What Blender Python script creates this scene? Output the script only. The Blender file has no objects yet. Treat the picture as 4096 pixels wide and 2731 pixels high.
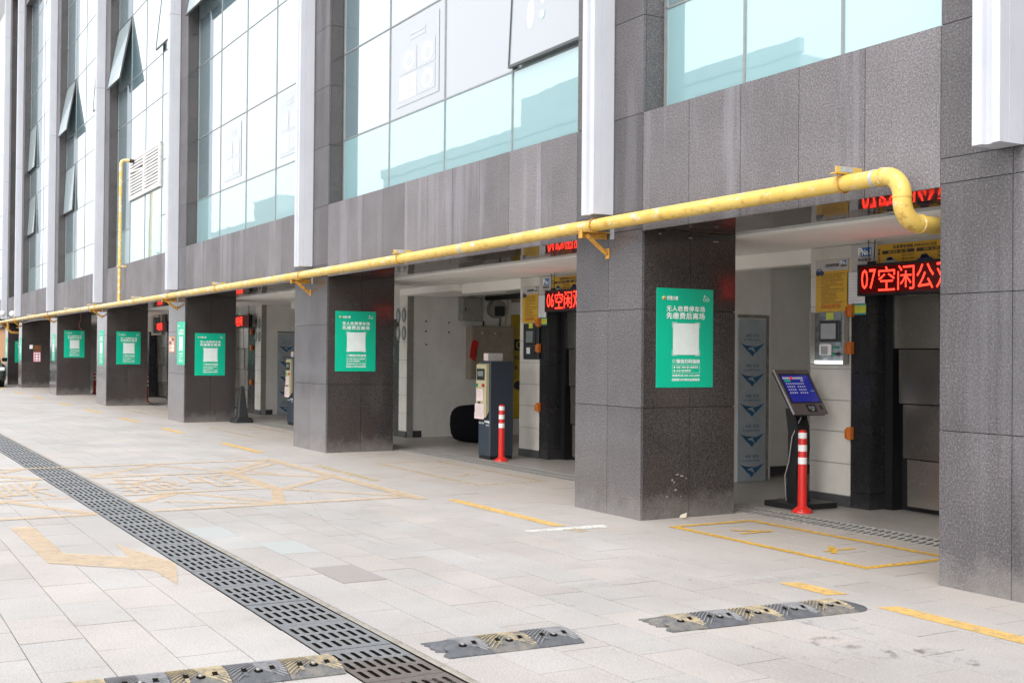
import bpy, math, random
import numpy as np
from mathutils import Matrix, Vector

random.seed(7)
RNG = random.Random(11)
C = bpy.context.scene.collection
SC = bpy.context.scene

# ------------------------------------------------------------------ camera, world, sun, exposure
CAM_POS = Vector((9.889, -6.360, 1.50))
YAW, PITCH, ROLL = 1.05311929, 0.0107951, 0.00898083
LENS = 41.6416
cam_d = bpy.data.cameras.new('camera')
cam = bpy.data.objects.new('camera', cam_d)
C.objects.link(cam)
cam_d.sensor_width = 36.0
cam_d.sensor_fit = 'HORIZONTAL'
cam_d.lens = LENS
cam_d.clip_start = 0.05
cam_d.clip_end = 900
fw = Vector((-math.sin(YAW)*math.cos(PITCH), math.cos(YAW)*math.cos(PITCH), math.sin(PITCH)))
rt0 = Vector((math.cos(YAW), math.sin(YAW), 0))
up0 = rt0.cross(fw)
rt = rt0*math.cos(ROLL) + up0*math.sin(ROLL)
upv = -rt0*math.sin(ROLL) + up0*math.cos(ROLL)
cam.matrix_world = Matrix(((rt.x, upv.x, -fw.x, CAM_POS.x), (rt.y, upv.y, -fw.y, CAM_POS.y), (rt.z, upv.z, -fw.z, CAM_POS.z), (0, 0, 0, 1)))
SC.camera = cam

SUN_EL, SUN_AZ = math.radians(48), math.radians(146)     # azimuth from +Y towards +X
SUN_DIR = Vector((math.cos(SUN_EL)*math.sin(SUN_AZ), math.cos(SUN_EL)*math.cos(SUN_AZ), math.sin(SUN_EL)))
W = bpy.data.worlds.new('World')
SC.world = W
W.use_nodes = True
wn, wl = W.node_tree.nodes, W.node_tree.links
wn.clear()
sky = wn.new('ShaderNodeTexSky')
sky.sky_type = 'NISHITA'
sky.sun_disc = False
sky.sun_elevation = SUN_EL
sky.sun_rotation = SUN_AZ
sky.air_density = 1.0
sky.dust_density = 4.0
sky.ozone_density = 1.0
hsv = wn.new('ShaderNodeHueSaturation')
hsv.inputs['Saturation'].default_value = 0.16            # an overcast, milky sky
bg = wn.new('ShaderNodeBackground')
bg.inputs['Strength'].default_value = 0.15
wo = wn.new('ShaderNodeOutputWorld')
wl.new(sky.outputs['Color'], hsv.inputs['Color'])
cloud = wn.new('ShaderNodeMix')                          # even cloud cover over the clear-sky gradient
cloud.data_type = 'RGBA'
cloud.inputs['Factor'].default_value = 0.6
[i for i in cloud.inputs if i.name == 'B' and i.type == 'RGBA'][0].default_value = (5.8, 5.85, 6.0, 1)
wl.new(hsv.outputs['Color'], [i for i in cloud.inputs if i.name == 'A' and i.type == 'RGBA'][0])
wl.new([o for o in cloud.outputs if o.type == 'RGBA'][0], bg.inputs['Color'])
wl.new(bg.outputs['Background'], wo.inputs['Surface'])

sun_d = bpy.data.lights.new('sun', 'SUN')
sun_d.energy = 0.9
sun_d.angle = math.radians(50)
sun_d.color = (1.0, 0.965, 0.93)
sun = bpy.data.objects.new('sun', sun_d)
C.objects.link(sun)
sun.location = (0, -20, 30)
sun.rotation_euler = (-SUN_DIR).to_track_quat('-Z', 'Y').to_euler()

SC.view_settings.view_transform = 'Standard'
SC.view_settings.look = 'None'
SC.view_settings.exposure = 1.28
SC.view_settings.gamma = 1.0
SC.view_settings.use_curve_mapping = False
SC.render.engine = 'CYCLES'
SC.cycles.use_denoising = True
SC.cycles.max_bounces = 10
SC.cycles.diffuse_bounces = 5
SC.cycles.glossy_bounces = 5
SC.cycles.transparent_max_bounces = 12
SC.cycles.sample_clamp_indirect = 6.0

# ------------------------------------------------------------------ materials
MATS = {}


def newmat(name):
    m = bpy.data.materials.new(name)
    m.use_nodes = True
    n, l = m.node_tree.nodes, m.node_tree.links
    n.clear()
    out = n.new('ShaderNodeOutputMaterial')
    p = n.new('ShaderNodeBsdfPrincipled')
    l.new(p.outputs[0], out.inputs['Surface'])
    MATS[name] = m
    return m, n, l, p, out


def ramp(n, l, src, stops):
    r = n.new('ShaderNodeValToRGB')
    e = r.color_ramp.elements
    while len(e) < len(stops):
        e.new(0.5)
    for i, (pos, col) in enumerate(stops):
        e[i].position = pos
        e[i].color = (*col, 1) if len(col) == 3 else col
    l.new(src, r.inputs['Fac'])
    return r.outputs['Color']


def wpos(n, l, scale=(1, 1, 1)):
    g = n.new('ShaderNodeNewGeometry')
    mp = n.new('ShaderNodeMapping')
    mp.inputs['Scale'].default_value = scale
    l.new(g.outputs['Position'], mp.inputs['Vector'])
    return mp.outputs['Vector']


def noise(n, l, vec, scale, detail=4, rough=0.6):
    t = n.new('ShaderNodeTexNoise')
    t.inputs['Scale'].default_value = scale
    t.inputs['Detail'].default_value = detail
    t.inputs['Roughness'].default_value = rough
    l.new(vec, t.inputs['Vector'])
    return t.outputs['Fac']


def mixc(n, l, fac, a, b, mode='MIX'):
    m = n.new('ShaderNodeMix')
    m.data_type = 'RGBA'
    m.blend_type = mode
    if isinstance(fac, (int, float)):
        m.inputs['Factor'].default_value = fac
    else:
        l.new(fac, m.inputs['Factor'])
    for s, v in (('A', a), ('B', b)):
        sock = [i for i in m.inputs if i.name == s and i.type == 'RGBA'][0]
        if isinstance(v, tuple):
            sock.default_value = (*v, 1)
        else:
            l.new(v, sock)
    return [o for o in m.outputs if o.type == 'RGBA'][0]


def mathn(n, l, op, a, b=None):
    m = n.new('ShaderNodeMath')
    m.operation = op
    for i, v in enumerate((a, b)):
        if v is None:
            continue
        if isinstance(v, (int, float)):
            m.inputs[i].default_value = v
        else:
            l.new(v, m.inputs[i])
    return m.outputs[0]


def bump(n, l, p, h, strength=0.2, dist=0.01):
    b = n.new('ShaderNodeBump')
    b.inputs['Strength'].default_value = strength
    b.inputs['Distance'].default_value = dist
    l.new(h, b.inputs['Height'])
    l.new(b.outputs[0], p.inputs['Normal'])


def plain(name, col, rough=0.5, metal=0.0, var=0.06, nscale=9.0, spec=0.5, dirt=0.0, emit=None, estr=0.0, bumpy=0.0):
    m, n, l, p, out = newmat(name)
    v = wpos(n, l)
    f = noise(n, l, v, nscale, 5)
    lo = tuple(max(0, c*(1-var*2.0)) for c in col)
    hi = tuple(min(1, c*(1+var*2.0)) for c in col)
    c = ramp(n, l, f, [(0.3, lo), (0.7, hi)])
    if dirt > 0:
        f2 = noise(n, l, wpos(n, l, (1, 1, 0.25)), 5.0, 6, 0.7)
        d = ramp(n, l, f2, [(0.5, (0, 0, 0)), (0.75, (dirt, dirt, dirt))])
        c = mixc(n, l, d, c, tuple(x*0.35+0.02 for x in col))
    l.new(c, p.inputs['Base Color'])
    p.inputs['Roughness'].default_value = rough
    p.inputs['Metallic'].default_value = metal
    p.inputs['Specular IOR Level'].default_value = spec
    if emit:
        p.inputs['Emission Color'].default_value = (*emit, 1)
        p.inputs['Emission Strength'].default_value = estr
    if bumpy:
        bump(n, l, p, noise(n, l, v, nscale*8, 3), bumpy, 0.004)
    return m


def granite(name, dark, mid, light, rough, spec, streak=0.0, panel=0.1, scale=70.0, warm=0.0, dustlow=0.0):
    m, n, l, p, out = newmat(name)
    v = wpos(n, l)
    f = noise(n, l, v, scale, 3, 0.75)
    c = ramp(n, l, f, [(0.30, dark), (0.5, mid), (0.68, light)])
    vo = n.new('ShaderNodeTexVoronoi')
    vo.inputs['Scale'].default_value = scale*0.95
    l.new(v, vo.inputs['Vector'])
    sp = ramp(n, l, vo.outputs['Distance'], [(0.02, (1, 1, 1)), (0.24, (0, 0, 0))])
    wn_ = n.new('ShaderNodeTexWhiteNoise')
    l.new(vo.outputs['Position'], wn_.inputs['Vector'])
    keep = mathn(n, l, 'GREATER_THAN', wn_.outputs['Value'], 0.72)
    c = mixc(n, l, mathn(n, l, 'MULTIPLY', sp, keep), c, tuple(min(1, x*1.7) for x in light))
    # each slab its own tone
    oi = n.new('ShaderNodeObjectInfo')
    tone = ramp(n, l, oi.outputs['Random'], [(0.0, (1-panel,)*3), (1.0, (1+panel,)*3)])
    c = mixc(n, l, 1.0, c, tone, 'MULTIPLY')
    big = noise(n, l, v, 1.3, 5, 0.6)
    c = mixc(n, l, 1.0, c, ramp(n, l, big, [(0.35, (0.88, 0.88, 0.88)), (0.65, (1.12, 1.12, 1.12))]), 'MULTIPLY')
    if warm:
        wf = noise(n, l, v, 2.1, 4)
        c = mixc(n, l, ramp(n, l, wf, [(0.45, (0, 0, 0)), (0.7, (warm,)*3)]), c, (mid[0]*1.25, mid[1]*1.05, mid[2]*0.9))
    if streak:
        s1 = noise(n, l, wpos(n, l, (1, 1, 0.05)), 3.6, 6, 0.7)
        msk = noise(n, l, wpos(n, l, (1, 1, .8)), 0.45, 3, 0.5)
        s1 = mathn(n, l, 'ADD', s1, mathn(n, l, 'MULTIPLY', mathn(n, l, 'SUBTRACT', msk, 0.5), 0.55))
        c = mixc(n, l, ramp(n, l, s1, [(0.52, (0, 0, 0)), (0.64, (streak,)*3)]), c, (0.34, 0.34, 0.385))
        s2 = noise(n, l, wpos(n, l, (1, 1, 0.16)), 2.3, 6, 0.7)
        c = mixc(n, l, ramp(n, l, s2, [(0.54, (0, 0, 0)), (0.72, (streak*0.9,)*3)]), c, dark)
    if dustlow:
        g = n.new('ShaderNodeNewGeometry')
        sx = n.new('ShaderNodeSeparateXYZ')
        l.new(g.outputs['Position'], sx.inputs[0])
        jz = mathn(n, l, 'ADD', sx.outputs['Z'], mathn(n, l, 'MULTIPLY', noise(n, l, v, 4, 5, .7), 0.5))
        c = mixc(n, l, ramp(n, l, jz, [(0.24, (dustlow,)*3), (0.50, (0, 0, 0))]), c, (0.33, 0.31, 0.29))
    l.new(c, p.inputs['Base Color'])
    rr = noise(n, l, v, 3.0, 5, 0.7)
    l.new(ramp(n, l, rr, [(0.35, (rough,)*3), (0.75, (min(1, rough+0.12),)*3)]), p.inputs['Roughness'])
    p.inputs['Specular IOR Level'].default_value = spec
    if rough > 0.4:
        bump(n, l, p, f, 0.25, 0.003)
    return m


M = MATS
granite('granite_flamed', (0.069, 0.064, 0.068), (0.142, 0.132, 0.139), (0.245, 0.234, 0.24), 0.55, 0.4, streak=0.26, panel=0.14)
granite('granite_pier', (0.034, 0.031, 0.034), (0.076, 0.070, 0.074), (0.16, 0.15, 0.154), 0.30, 0.55, streak=0.12, panel=0.11, dustlow=0.4)
granite('granite_polished', (0.020, 0.018, 0.019), (0.043, 0.038, 0.038), (0.10, 0.09, 0.086), 0.09, 0.62, panel=0.12, warm=0.5, dustlow=0.3)
granite('granite_front', (0.045, 0.041, 0.044), (0.088, 0.082, 0.086), (0.17, 0.16, 0.164), 0.10, 0.95, panel=0.10, dustlow=0.3)  # paler than the pillar sides: street reflections partly put into the colour
granite('granite_soffit', (0.03, 0.024, 0.023), (0.06, 0.048, 0.046), (0.10, 0.085, 0.08), 0.014, 0.62, panel=0.14)
granite('granite_black', (0.008, 0.008, 0.009), (0.015, 0.015, 0.017), (0.035, 0.034, 0.036), 0.2, 0.35, panel=0.15, dustlow=0.06)
plain('joint_dark', (0.045, 0.043, 0.043), 0.9)
plain('fin_white', (0.50, 0.515, 0.56), 0.38, dirt=0.12, var=0.02, nscale=2)
plain('fin_seam', (0.30, 0.30, 0.32), 0.7)
plain('mullion', (0.25, 0.27, 0.265), 0.4, metal=0.3)
plain('sash_dark', (0.06, 0.065, 0.065), 0.35)
plain('louver_white', (0.72, 0.71, 0.70), 0.55, dirt=0.3)
plain('ceiling_white', (0.88, 0.86, 0.81), 0.7, var=0.03, nscale=1.5)
plain('wall_paint', (0.90, 0.88, 0.84), 0.75, var=0.04, nscale=1.5, dirt=0.15)
plain('interior_shade', (0.055, 0.055, 0.055), 0.8)  # near-black colour stands in for the unlit interior
plain('concrete_back', (0.36, 0.35, 0.34), 0.85, var=0.12, nscale=2)
plain('skirting', (0.055, 0.055, 0.057), 0.5, dirt=0.3)
plain('tile_white', (0.62, 0.59, 0.535), 0.32, var=0.05, nscale=3, dirt=0.28)
plain('grout', (0.22, 0.2, 0.17), 0.9)
plain('black_metal', (0.012, 0.012, 0.013), 0.35)
plain('black_plastic', (0.014, 0.016, 0.017), 0.42)
plain('rubber_black', (0.018, 0.019, 0.021), 0.6)
plain('orange_paint', (0.62, 0.17, 0.02), 0.45, dirt=0.25)
plain('bracket_rust', (0.48, 0.235, 0.03), 0.6, var=0.2, nscale=20, dirt=0.55)
plain('red_plastic', (0.62, 0.02, 0.014), 0.35, var=0.03)
plain('reflect_white', (0.82, 0.79, 0.78), 0.45, var=0.03)
plain('paper_white', (0.72, 0.72, 0.73), 0.6, var=0.03)
plain('paper_pink', (0.72, 0.58, 0.56), 0.6, var=0.03)
plain('print_white', (0.84, 0.88, 0.86), 0.5, var=0.02)
plain('code_panel', (0.70, 0.78, 0.75), 0.5, var=0.02)
plain('print_black', (0.03, 0.028, 0.025), 0.5)
plain('print_brown', (0.12, 0.075, 0.02), 0.5)
plain('print_red', (0.60, 0.06, 0.02), 0.5)
plain('print_grey', (0.3, 0.3, 0.31), 0.5)
plain('print_blue', (0.02, 0.14, 0.42), 0.4)
plain('print_navy', (0.012, 0.035, 0.14), 0.4)
plain('print_pink', (0.65, 0.12, 0.22), 0.5)
plain('print_lime', (0.55, 0.62, 0.06), 0.4)
plain('print_teal', (0.05, 0.30, 0.33), 0.4)
plain('print_orange', (0.70, 0.25, 0.05), 0.5)
plain('print_gold', (0.62, 0.5, 0.05), 0.4)
plain('poster_green', (0.0, 0.44, 0.265), 0.33, var=0.02, nscale=3)
plain('board_yellow', (0.62, 0.36, 0.03), 0.38, var=0.03)
plain('board_grey', (0.46, 0.45, 0.43), 0.4, var=0.03)
plain('cabinet_grey', (0.34, 0.335, 0.30), 0.5, dirt=0.25)
plain('cabinet_tan', (0.33, 0.29, 0.23), 0.5, dirt=0.25)
plain('machine_navy', (0.030, 0.042, 0.058), 0.42, var=0.05)
plain('machine_cream', (0.46, 0.42, 0.26), 0.45, var=0.04)
plain('lcd_grey', (0.20, 0.23, 0.22), 0.2)
plain('button_green', (0.01, 0.25, 0.15), 0.3)
plain('button_red', (0.5, 0.02, 0.02), 0.3)
plain('kiosk_bezel', (0.20, 0.17, 0.165), 0.32, metal=0.4, var=0.04)
plain('kiosk_edge', (0.75, 0.74, 0.76), 0.25, metal=0.6)
plain('screen_blue', (0.01, 0.012, 0.10), 0.12, emit=(0.02, 0.025, 0.30), estr=0.22)
plain('screen_red', (0.5, 0.02, 0.02), 0.2, emit=(0.7, 0.03, 0.03), estr=0.3)
plain('screen_grey', (0.33, 0.34, 0.36), 0.25)
plain('screen_icon', (0.4, 0.4, 0.46), 0.3, emit=(0.4, 0.42, 0.55), estr=0.12)
plain('screen_green', (0.02, 0.3, 0.1), 0.3, emit=(0.02, 0.35, 0.1), estr=0.3)
plain('glass_mirror', (0.24, 0.26, 0.27), 0.12, metal=0.55, var=0.25, nscale=14)
plain('tube_light', (0.8, 0.82, 0.8), 0.3, emit=(0.95, 1.0, 0.97), estr=1.3)
plain('led_face', (0.012, 0.004, 0.004), 0.18, emit=(0.10, 0.002, 0.002), estr=0.2)
plain('led_red', (0.6, 0.02, 0.01), 0.5, emit=(1.0, 0.028, 0.014), estr=1.9)
plain('exit_green', (0.02, 0.4, 0.1), 0.4, emit=(0.05, 1.0, 0.2), estr=1.5)
plain('yellow_panel', (0.50, 0.34, 0.015), 0.4)
plain('film_blue', (0.42, 0.47, 0.51), 0.45, var=0.06, nscale=4)
plain('film_print', (0.025, 0.13, 0.27), 0.5)
plain('car_dark', (0.006, 0.018, 0.014), 0.12, spec=0.6)
plain('car_white', (0.70, 0.71, 0.72), 0.15)
plain('car_silver', (0.42, 0.44, 0.46), 0.18, metal=0.5)
plain('car_glass', (0.015, 0.02, 0.022), 0.05)
plain('car_lamp', (0.7, 0.72, 0.74), 0.1)
plain('tyre', (0.015, 0.015, 0.016), 0.8)
plain('rim', (0.4, 0.4, 0.42), 0.3, metal=0.8)
plain('orange_wall', (0.40, 0.22, 0.10), 0.7)
plain('lamp_white', (0.8, 0.8, 0.8), 0.4)
plain('cable_grey', (0.35, 0.33, 0.33), 0.6)
plain('cable_red', (0.35, 0.10, 0.08), 0.6)
plain('cable_cream', (0.55, 0.52, 0.42), 0.6)
plain('road_concrete', (0.33, 0.325, 0.32), 0.9, var=0.12, nscale=3)  # pale, so the unseen road bounces light into the bays
plain('paver_joint', (0.06, 0.057, 0.055), 0.95)
plain('kerb_concrete', (0.27, 0.25, 0.22), 0.85, var=0.15, nscale=10, dirt=0.4)
plain('felt_black', (0.006, 0.006, 0.008), 0.95, spec=0.08)
plain('trench', (0.012, 0.011, 0.009), 0.95, spec=0.0)
plain('floor_drain', (0.30, 0.29, 0.27), 0.8, var=0.1, nscale=12)
plain('opp_wall', (0.36, 0.38, 0.38), 0.8, var=0.08, nscale=0.5)
plain('opp_glass', (0.05, 0.07, 0.075), 0.1)
plain('bark', (0.10, 0.075, 0.05), 0.9, var=0.2)
plain('leaf', (0.055, 0.095, 0.03), 0.6, var=0.3, nscale=1.2)
plain('litter_pale', (0.45, 0.40, 0.30), 0.8)
plain('ring_cream', (0.62, 0.58, 0.48), 0.8, var=0.2, nscale=60)
plain('bolt_steel', (0.40, 0.39, 0.38), 0.3, metal=0.8)
plain('plate_zinc', (0.42, 0.46, 0.50), 0.45, metal=0.3, var=0.1, nscale=30)


def cast_iron():
    m, n, l, p, out = newmat('cast_iron')
    v = wpos(n, l)
    f = noise(n, l, v, 45, 4, .7)
    c = ramp(n, l, f, [(0.3, (0.17, 0.176, 0.187)), (0.7, (0.28, 0.288, 0.302))])
    f2 = noise(n, l, v, 2.4, 5, .7)
    g = n.new('ShaderNodeNewGeometry')
    sx = n.new('ShaderNodeSeparateXYZ')
    l.new(g.outputs['Position'], sx.inputs[0])
    near = ramp(n, l, mathn(n, l, 'ADD', mathn(n, l, 'MULTIPLY', sx.outputs['X'], 0.2), mathn(n, l, 'MULTIPLY', f2, 0.2)), [(0.98, (0, 0, 0)), (1.08, (0.6, 0.6, 0.6))])
    c = mixc(n, l, near, c, (0.13, 0.085, 0.055))
    c = mixc(n, l, ramp(n, l, f2, [(0.58, (0, 0, 0)), (0.75, (0.5, 0.5, 0.5))]), c, (0.20, 0.16, 0.12))
    l.new(c, p.inputs['Base Color'])
    p.inputs['Roughness'].default_value = 0.5
    p.inputs['Metallic'].default_value = 0.35


cast_iron()


def paver(name, attr):
    m, n, l, p, out = newmat(name)
    v = wpos(n, l)
    if attr:
        a = n.new('ShaderNodeAttribute')
        a.attribute_name = 'rnd'
        r = a.outputs['Fac']
    else:
        a = n.new('ShaderNodeObjectInfo')
        r = a.outputs['Random']
    tone = ramp(n, l, r, [(0.0, (0.385, 0.362, 0.350)), (0.25, (0.402, 0.388, 0.381)), (0.55, (0.392, 0.384, 0.380)), (0.8, (0.425, 0.394, 0.378)), (1.0, (0.405, 0.403, 0.402))])
    sp = noise(n, l, v, 85, 3, .8)
    c = mixc(n, l, 1.0, tone, ramp(n, l, sp, [(0.3, (0.72, 0.72, 0.72)), (0.7, (1.24, 1.225, 1.21))]), 'MULTIPLY')
    f1 = noise(n, l, v, 0.55, 6, .65)
    c = mixc(n, l, 1.0, c, ramp(n, l, f1, [(0.35, (0.86, 0.85, 0.84)), (0.65, (1.07, 1.07, 1.07))]), 'MULTIPLY')
    f2 = noise(n, l, v, 3.2, 7, .75)
    c = mixc(n, l, ramp(n, l, f2, [(0.565, (0, 0, 0)), (0.76, (0.42, 0.42, 0.42))]), c, (0.22, 0.21, 0.202))
    # a warmer, browner zone of dust and oil under and along the building edge
    g = n.new('ShaderNodeNewGeometry')
    sx = n.new('ShaderNodeSeparateXYZ')
    l.new(g.outputs['Position'], sx.inputs[0])
    yj = mathn(n, l, 'ADD', sx.outputs['Y'], mathn(n, l, 'MULTIPLY', f1, 1.2))
    c = mixc(n, l, ramp(n, l, mathn(n, l, 'MULTIPLY', mathn(n, l, 'ADD', yj, 4.0), 0.2), [(0.70, (0, 0, 0)), (0.98, (0.55, 0.55, 0.55))]), c, (0.29, 0.25, 0.212))
    # dark oil spots
    vo = n.new('ShaderNodeTexVoronoi')
    vo.inputs['Scale'].default_value = 2.3
    l.new(v, vo.inputs['Vector'])
    wnz = n.new('ShaderNodeTexWhiteNoise')
    l.new(vo.outputs['Position'], wnz.inputs['Vector'])
    dj = mathn(n, l, 'ADD', vo.outputs['Distance'], mathn(n, l, 'MULTIPLY', noise(n, l, v, 30, 3), 0.05))
    spot = mathn(n, l, 'MULTIPLY', ramp(n, l, dj, [(0.045, (1, 1, 1)), (0.075, (0, 0, 0))]), mathn(n, l, 'GREATER_THAN', wnz.outputs['Value'], 0.72))
    c = mixc(n, l, mathn(n, l, 'MULTIPLY', spot, 0.45), c, (0.15, 0.135, 0.12))
    l.new(c, p.inputs['Base Color'])
    p.inputs['Roughness'].default_value = 0.55
    p.inputs['Specular IOR Level'].default_value = 0.4
    bump(n, l, p, sp, 0.15, 0.002)
    return m


paver('paver_stone', False)
paver('paver_far', True)


def tinted_paver(name, col):
    m, n, l, p, out = newmat(name)
    v = wpos(n, l)
    f = noise(n, l, v, 85, 3, .8)
    l.new(ramp(n, l, f, [(0.3, tuple(c*.85 for c in col)), (0.7, tuple(c*1.15 for c in col))]), p.inputs['Base Color'])
    p.inputs['Roughness'].default_value = 0.6


tinted_paver('paver_dark', (0.29, 0.265, 0.255))
tinted_paver('paver_pale', (0.365, 0.382, 0.378))


def inner_floor():
    m, n, l, p, out = newmat('inner_floor')
    v = wpos(n, l)
    f = noise(n, l, v, 1.2, 7, .7)
    c = ramp(n, l, f, [(0.3, (0.25, 0.232, 0.212)), (0.7, (0.36, 0.335, 0.31))])
    c = mixc(n, l, 1.0, c, ramp(n, l, noise(n, l, v, 70, 3), [(0.3, (.85, .85, .85)), (0.7, (1.12, 1.12, 1.12))]), 'MULTIPLY')
    l.new(c, p.inputs['Base Color'])
    p.inputs['Roughness'].default_value = 0.42


inner_floor()


def paint(name, col, lo, hi, maxa, scale=16.0):
    m, n, l, p, out = newmat(name)
    v = wpos(n, l)
    f = noise(n, l, v, scale, 7, .75)
    a = ramp(n, l, f, [(lo, (0, 0, 0)), (hi, (maxa,)*3)])
    f2 = noise(n, l, v, 7, 5)
    l.new(ramp(n, l, f2, [(0.3, tuple(c*.85 for c in col)), (0.7, tuple(min(1, c*1.12) for c in col))]), p.inputs['Base Color'])
    p.inputs['Roughness'].default_value = 0.6
    t = n.new('ShaderNodeBsdfTransparent')
    mx = n.new('ShaderNodeMixShader')
    l.new(a, mx.inputs[0])
    l.new(t.outputs[0], mx.inputs[1])
    l.new(p.outputs[0], mx.inputs[2])
    l.new(mx.outputs[0], out.inputs['Surface'])


paint('mark_yellow', (0.66, 0.43, 0.14), 0.25, 0.50, 0.85)
paint('mark_box', (0.58, 0.33, 0.02), 0.34, 0.52, 0.90, 22)
paint('mark_box_faint', (0.55, 0.36, 0.05), 0.44, 0.60, 0.6, 18)
paint('mark_hatch', (0.60, 0.455, 0.30), 0.18, 0.48, 0.60, 9)
paint('mark_white', (0.66, 0.655, 0.62), 0.30, 0.5, 0.85)
paint('mark_white_faint', (0.52, 0.51, 0.49), 0.30, 0.75, 0.55, 6)
paint('mark_stain', (0.14, 0.12, 0.11), 0.52, 0.66, 0.55, 7)


def glass(name, base, refl, rough=0.006, streaks=0.0):
    m, n, l, p, out = newmat(name)
    p.inputs['Roughness'].default_value = 0.35
    v = wpos(n, l)
    oi = n.new('ShaderNodeObjectInfo')
    c = mixc(n, l, 1.0, base, ramp(n, l, oi.outputs['Random'], [(0, (.9, .9, .9)), (1, (1.08, 1.08, 1.08))]), 'MULTIPLY')
    if streaks:
        s = noise(n, l, wpos(n, l, (1, 1, .05)), 7, 5, .7)
        c = mixc(n, l, ramp(n, l, s, [(0.5, (0, 0, 0)), (0.7, (streaks,)*3)]), c, (0.6, 0.62, 0.6))
    l.new(c, p.inputs['Base Color'])
    gl = n.new('ShaderNodeBsdfGlossy')
    gl.inputs['Roughness'].default_value = rough
    gl.inputs['Color'].default_value = (0.93, 0.98, 1.0, 1)
    lw = n.new('ShaderNodeFresnel')
    lw.inputs['IOR'].default_value = 1.5
    # slight pane bowing
    b = n.new('ShaderNodeBump')
    b.inputs['Strength'].default_value = 0.05
    b.inputs['Distance'].default_value = 0.02
    l.new(noise(n, l, v, 1.1, 2), b.inputs['Height'])
    l.new(b.outputs[0], gl.inputs['Normal'])
    f = mathn(n, l, 'ADD', mathn(n, l, 'MULTIPLY', lw.outputs[0], 1.0-refl), refl)
    mx = n.new('ShaderNodeMixShader')
    l.new(f, mx.inputs[0])
    l.new(p.outputs[0], mx.inputs[1])
    l.new(gl.outputs[0], mx.inputs[2])
    l.new(mx.outputs[0], out.inputs['Surface'])


glass('glass_frosted', (0.25, 0.435, 0.46), 0.20)
glass('glass_clear', (0.15, 0.24, 0.275), 0.42)
glass('glass_film', (0.30, 0.315, 0.345), 0.12)
glass('glass_dirty', (0.26, 0.38, 0.39), 0.20, streaks=0.5)
glass('glass_poster', (0.285, 0.305, 0.325), 0.11)
glass('glass_sash', (0.40, 0.50, 0.53), 0.12)  # pale base stands in for bright reflections in the open sashes
glass('glass_print', (0.66, 0.68, 0.70), 0.15)
glass('glass_print_green', (0.32, 0.55, 0.44), 0.15)


def pipe_yellow():
    m, n, l, p, out = newmat('pipe_yellow')
    v = wpos(n, l)
    f = noise(n, l, v, 3.0, 4)
    c = ramp(n, l, f, [(0.3, (0.60, 0.385, 0.07)), (0.7, (0.69, 0.495, 0.13))])
    g = n.new('ShaderNodeNewGeometry')
    sx = n.new('ShaderNodeSeparateXYZ')
    l.new(g.outputs['Normal'], sx.inputs[0])
    w1 = noise(n, l, wpos(n, l, (0.55, 1, 1)), 13, 6, .72)
    far = n.new('ShaderNodeSeparateXYZ')
    l.new(g.outputs['Position'], far.inputs[0])
    fx_ = ramp(n, l, mathn(n, l, 'MULTIPLY', far.outputs['X'], -0.025), [(0.0, (0, 0, 0)), (0.6, (0.085, 0.085, 0.085))])
    ww = mathn(n, l, 'ADD', w1, mathn(n, l, 'ADD', fx_, mathn(n, l, 'MULTIPLY', sx.outputs['Z'], 0.03)))
    c = mixc(n, l, ramp(n, l, ww, [(0.585, (0, 0, 0)), (0.64, (0.8,)*3)]), c, (0.60, 0.59, 0.56))
    w2 = noise(n, l, wpos(n, l, (0.7, 1, 1)), 17, 6, .7)
    c = mixc(n, l, ramp(n, l, mathn(n, l, 'SUBTRACT', w2, mathn(n, l, 'MULTIPLY', sx.outputs['Z'], 0.06)), [(0.55, (0, 0, 0)), (0.68, (0.75,)*3)]), c, (0.36, 0.19, 0.035))
    l.new(c, p.inputs['Base Color'])
    p.inputs['Roughness'].default_value = 0.42


pipe_yellow()


def steel_door():
    m, n, l, p, out = newmat('steel_plate')
    v = wpos(n, l, (1, 1, 6))
    f = noise(n, l, v, 26, 5, .7)
    f2 = noise(n, l, wpos(n, l), 1.1, 3)
    oi = n.new('ShaderNodeObjectInfo')
    c = mixc(n, l, 1.0, ramp(n, l, f, [(0.3, (0.38, 0.355, 0.325)), (0.7, (0.52, 0.49, 0.45))]), ramp(n, l, oi.outputs['Random'], [(0, (.65, .65, .65)), (1, (1.25, 1.22, 1.18))]), 'MULTIPLY')
    l.new(c, p.inputs['Base Color'])
    p.inputs['Metallic'].default_value = 0.85
    l.new(ramp(n, l, f2, [(0.3, (0.20,)*3), (0.7, (0.30,)*3)]), p.inputs['Roughness'])


steel_door()


def worn_rubber(name, col, wear):
    m, n, l, p, out = newmat(name)
    v = wpos(n, l)
    f = noise(n, l, v, 22, 6, .75)
    c = ramp(n, l, f, [(0.3, (0.065, 0.07, 0.078)), (0.7, (0.125, 0.13, 0.142))])
    if wear:
        f2 = noise(n, l, v, 14, 6, .75)
        c = mixc(n, l, ramp(n, l, f2, [(wear[0], (0, 0, 0)), (wear[1], (0.9,)*3)]), c, col)
    l.new(c, p.inputs['Base Color'])
    p.inputs['Roughness'].default_value = 0.55


worn_rubber('hump_black', (0, 0, 0), None)
worn_rubber('hump_yellow', (0.27, 0.235, 0.18), (0.40, 0.75))
worn_rubber('hump_rib', (0.43, 0.345, 0.20), (0.34, 0.56))
worn_rubber('hump_rib_dark', (0.22, 0.22, 0.23), (0.3, 0.5))

# ------------------------------------------------------------------ mesh helpers
MW = {}


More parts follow.
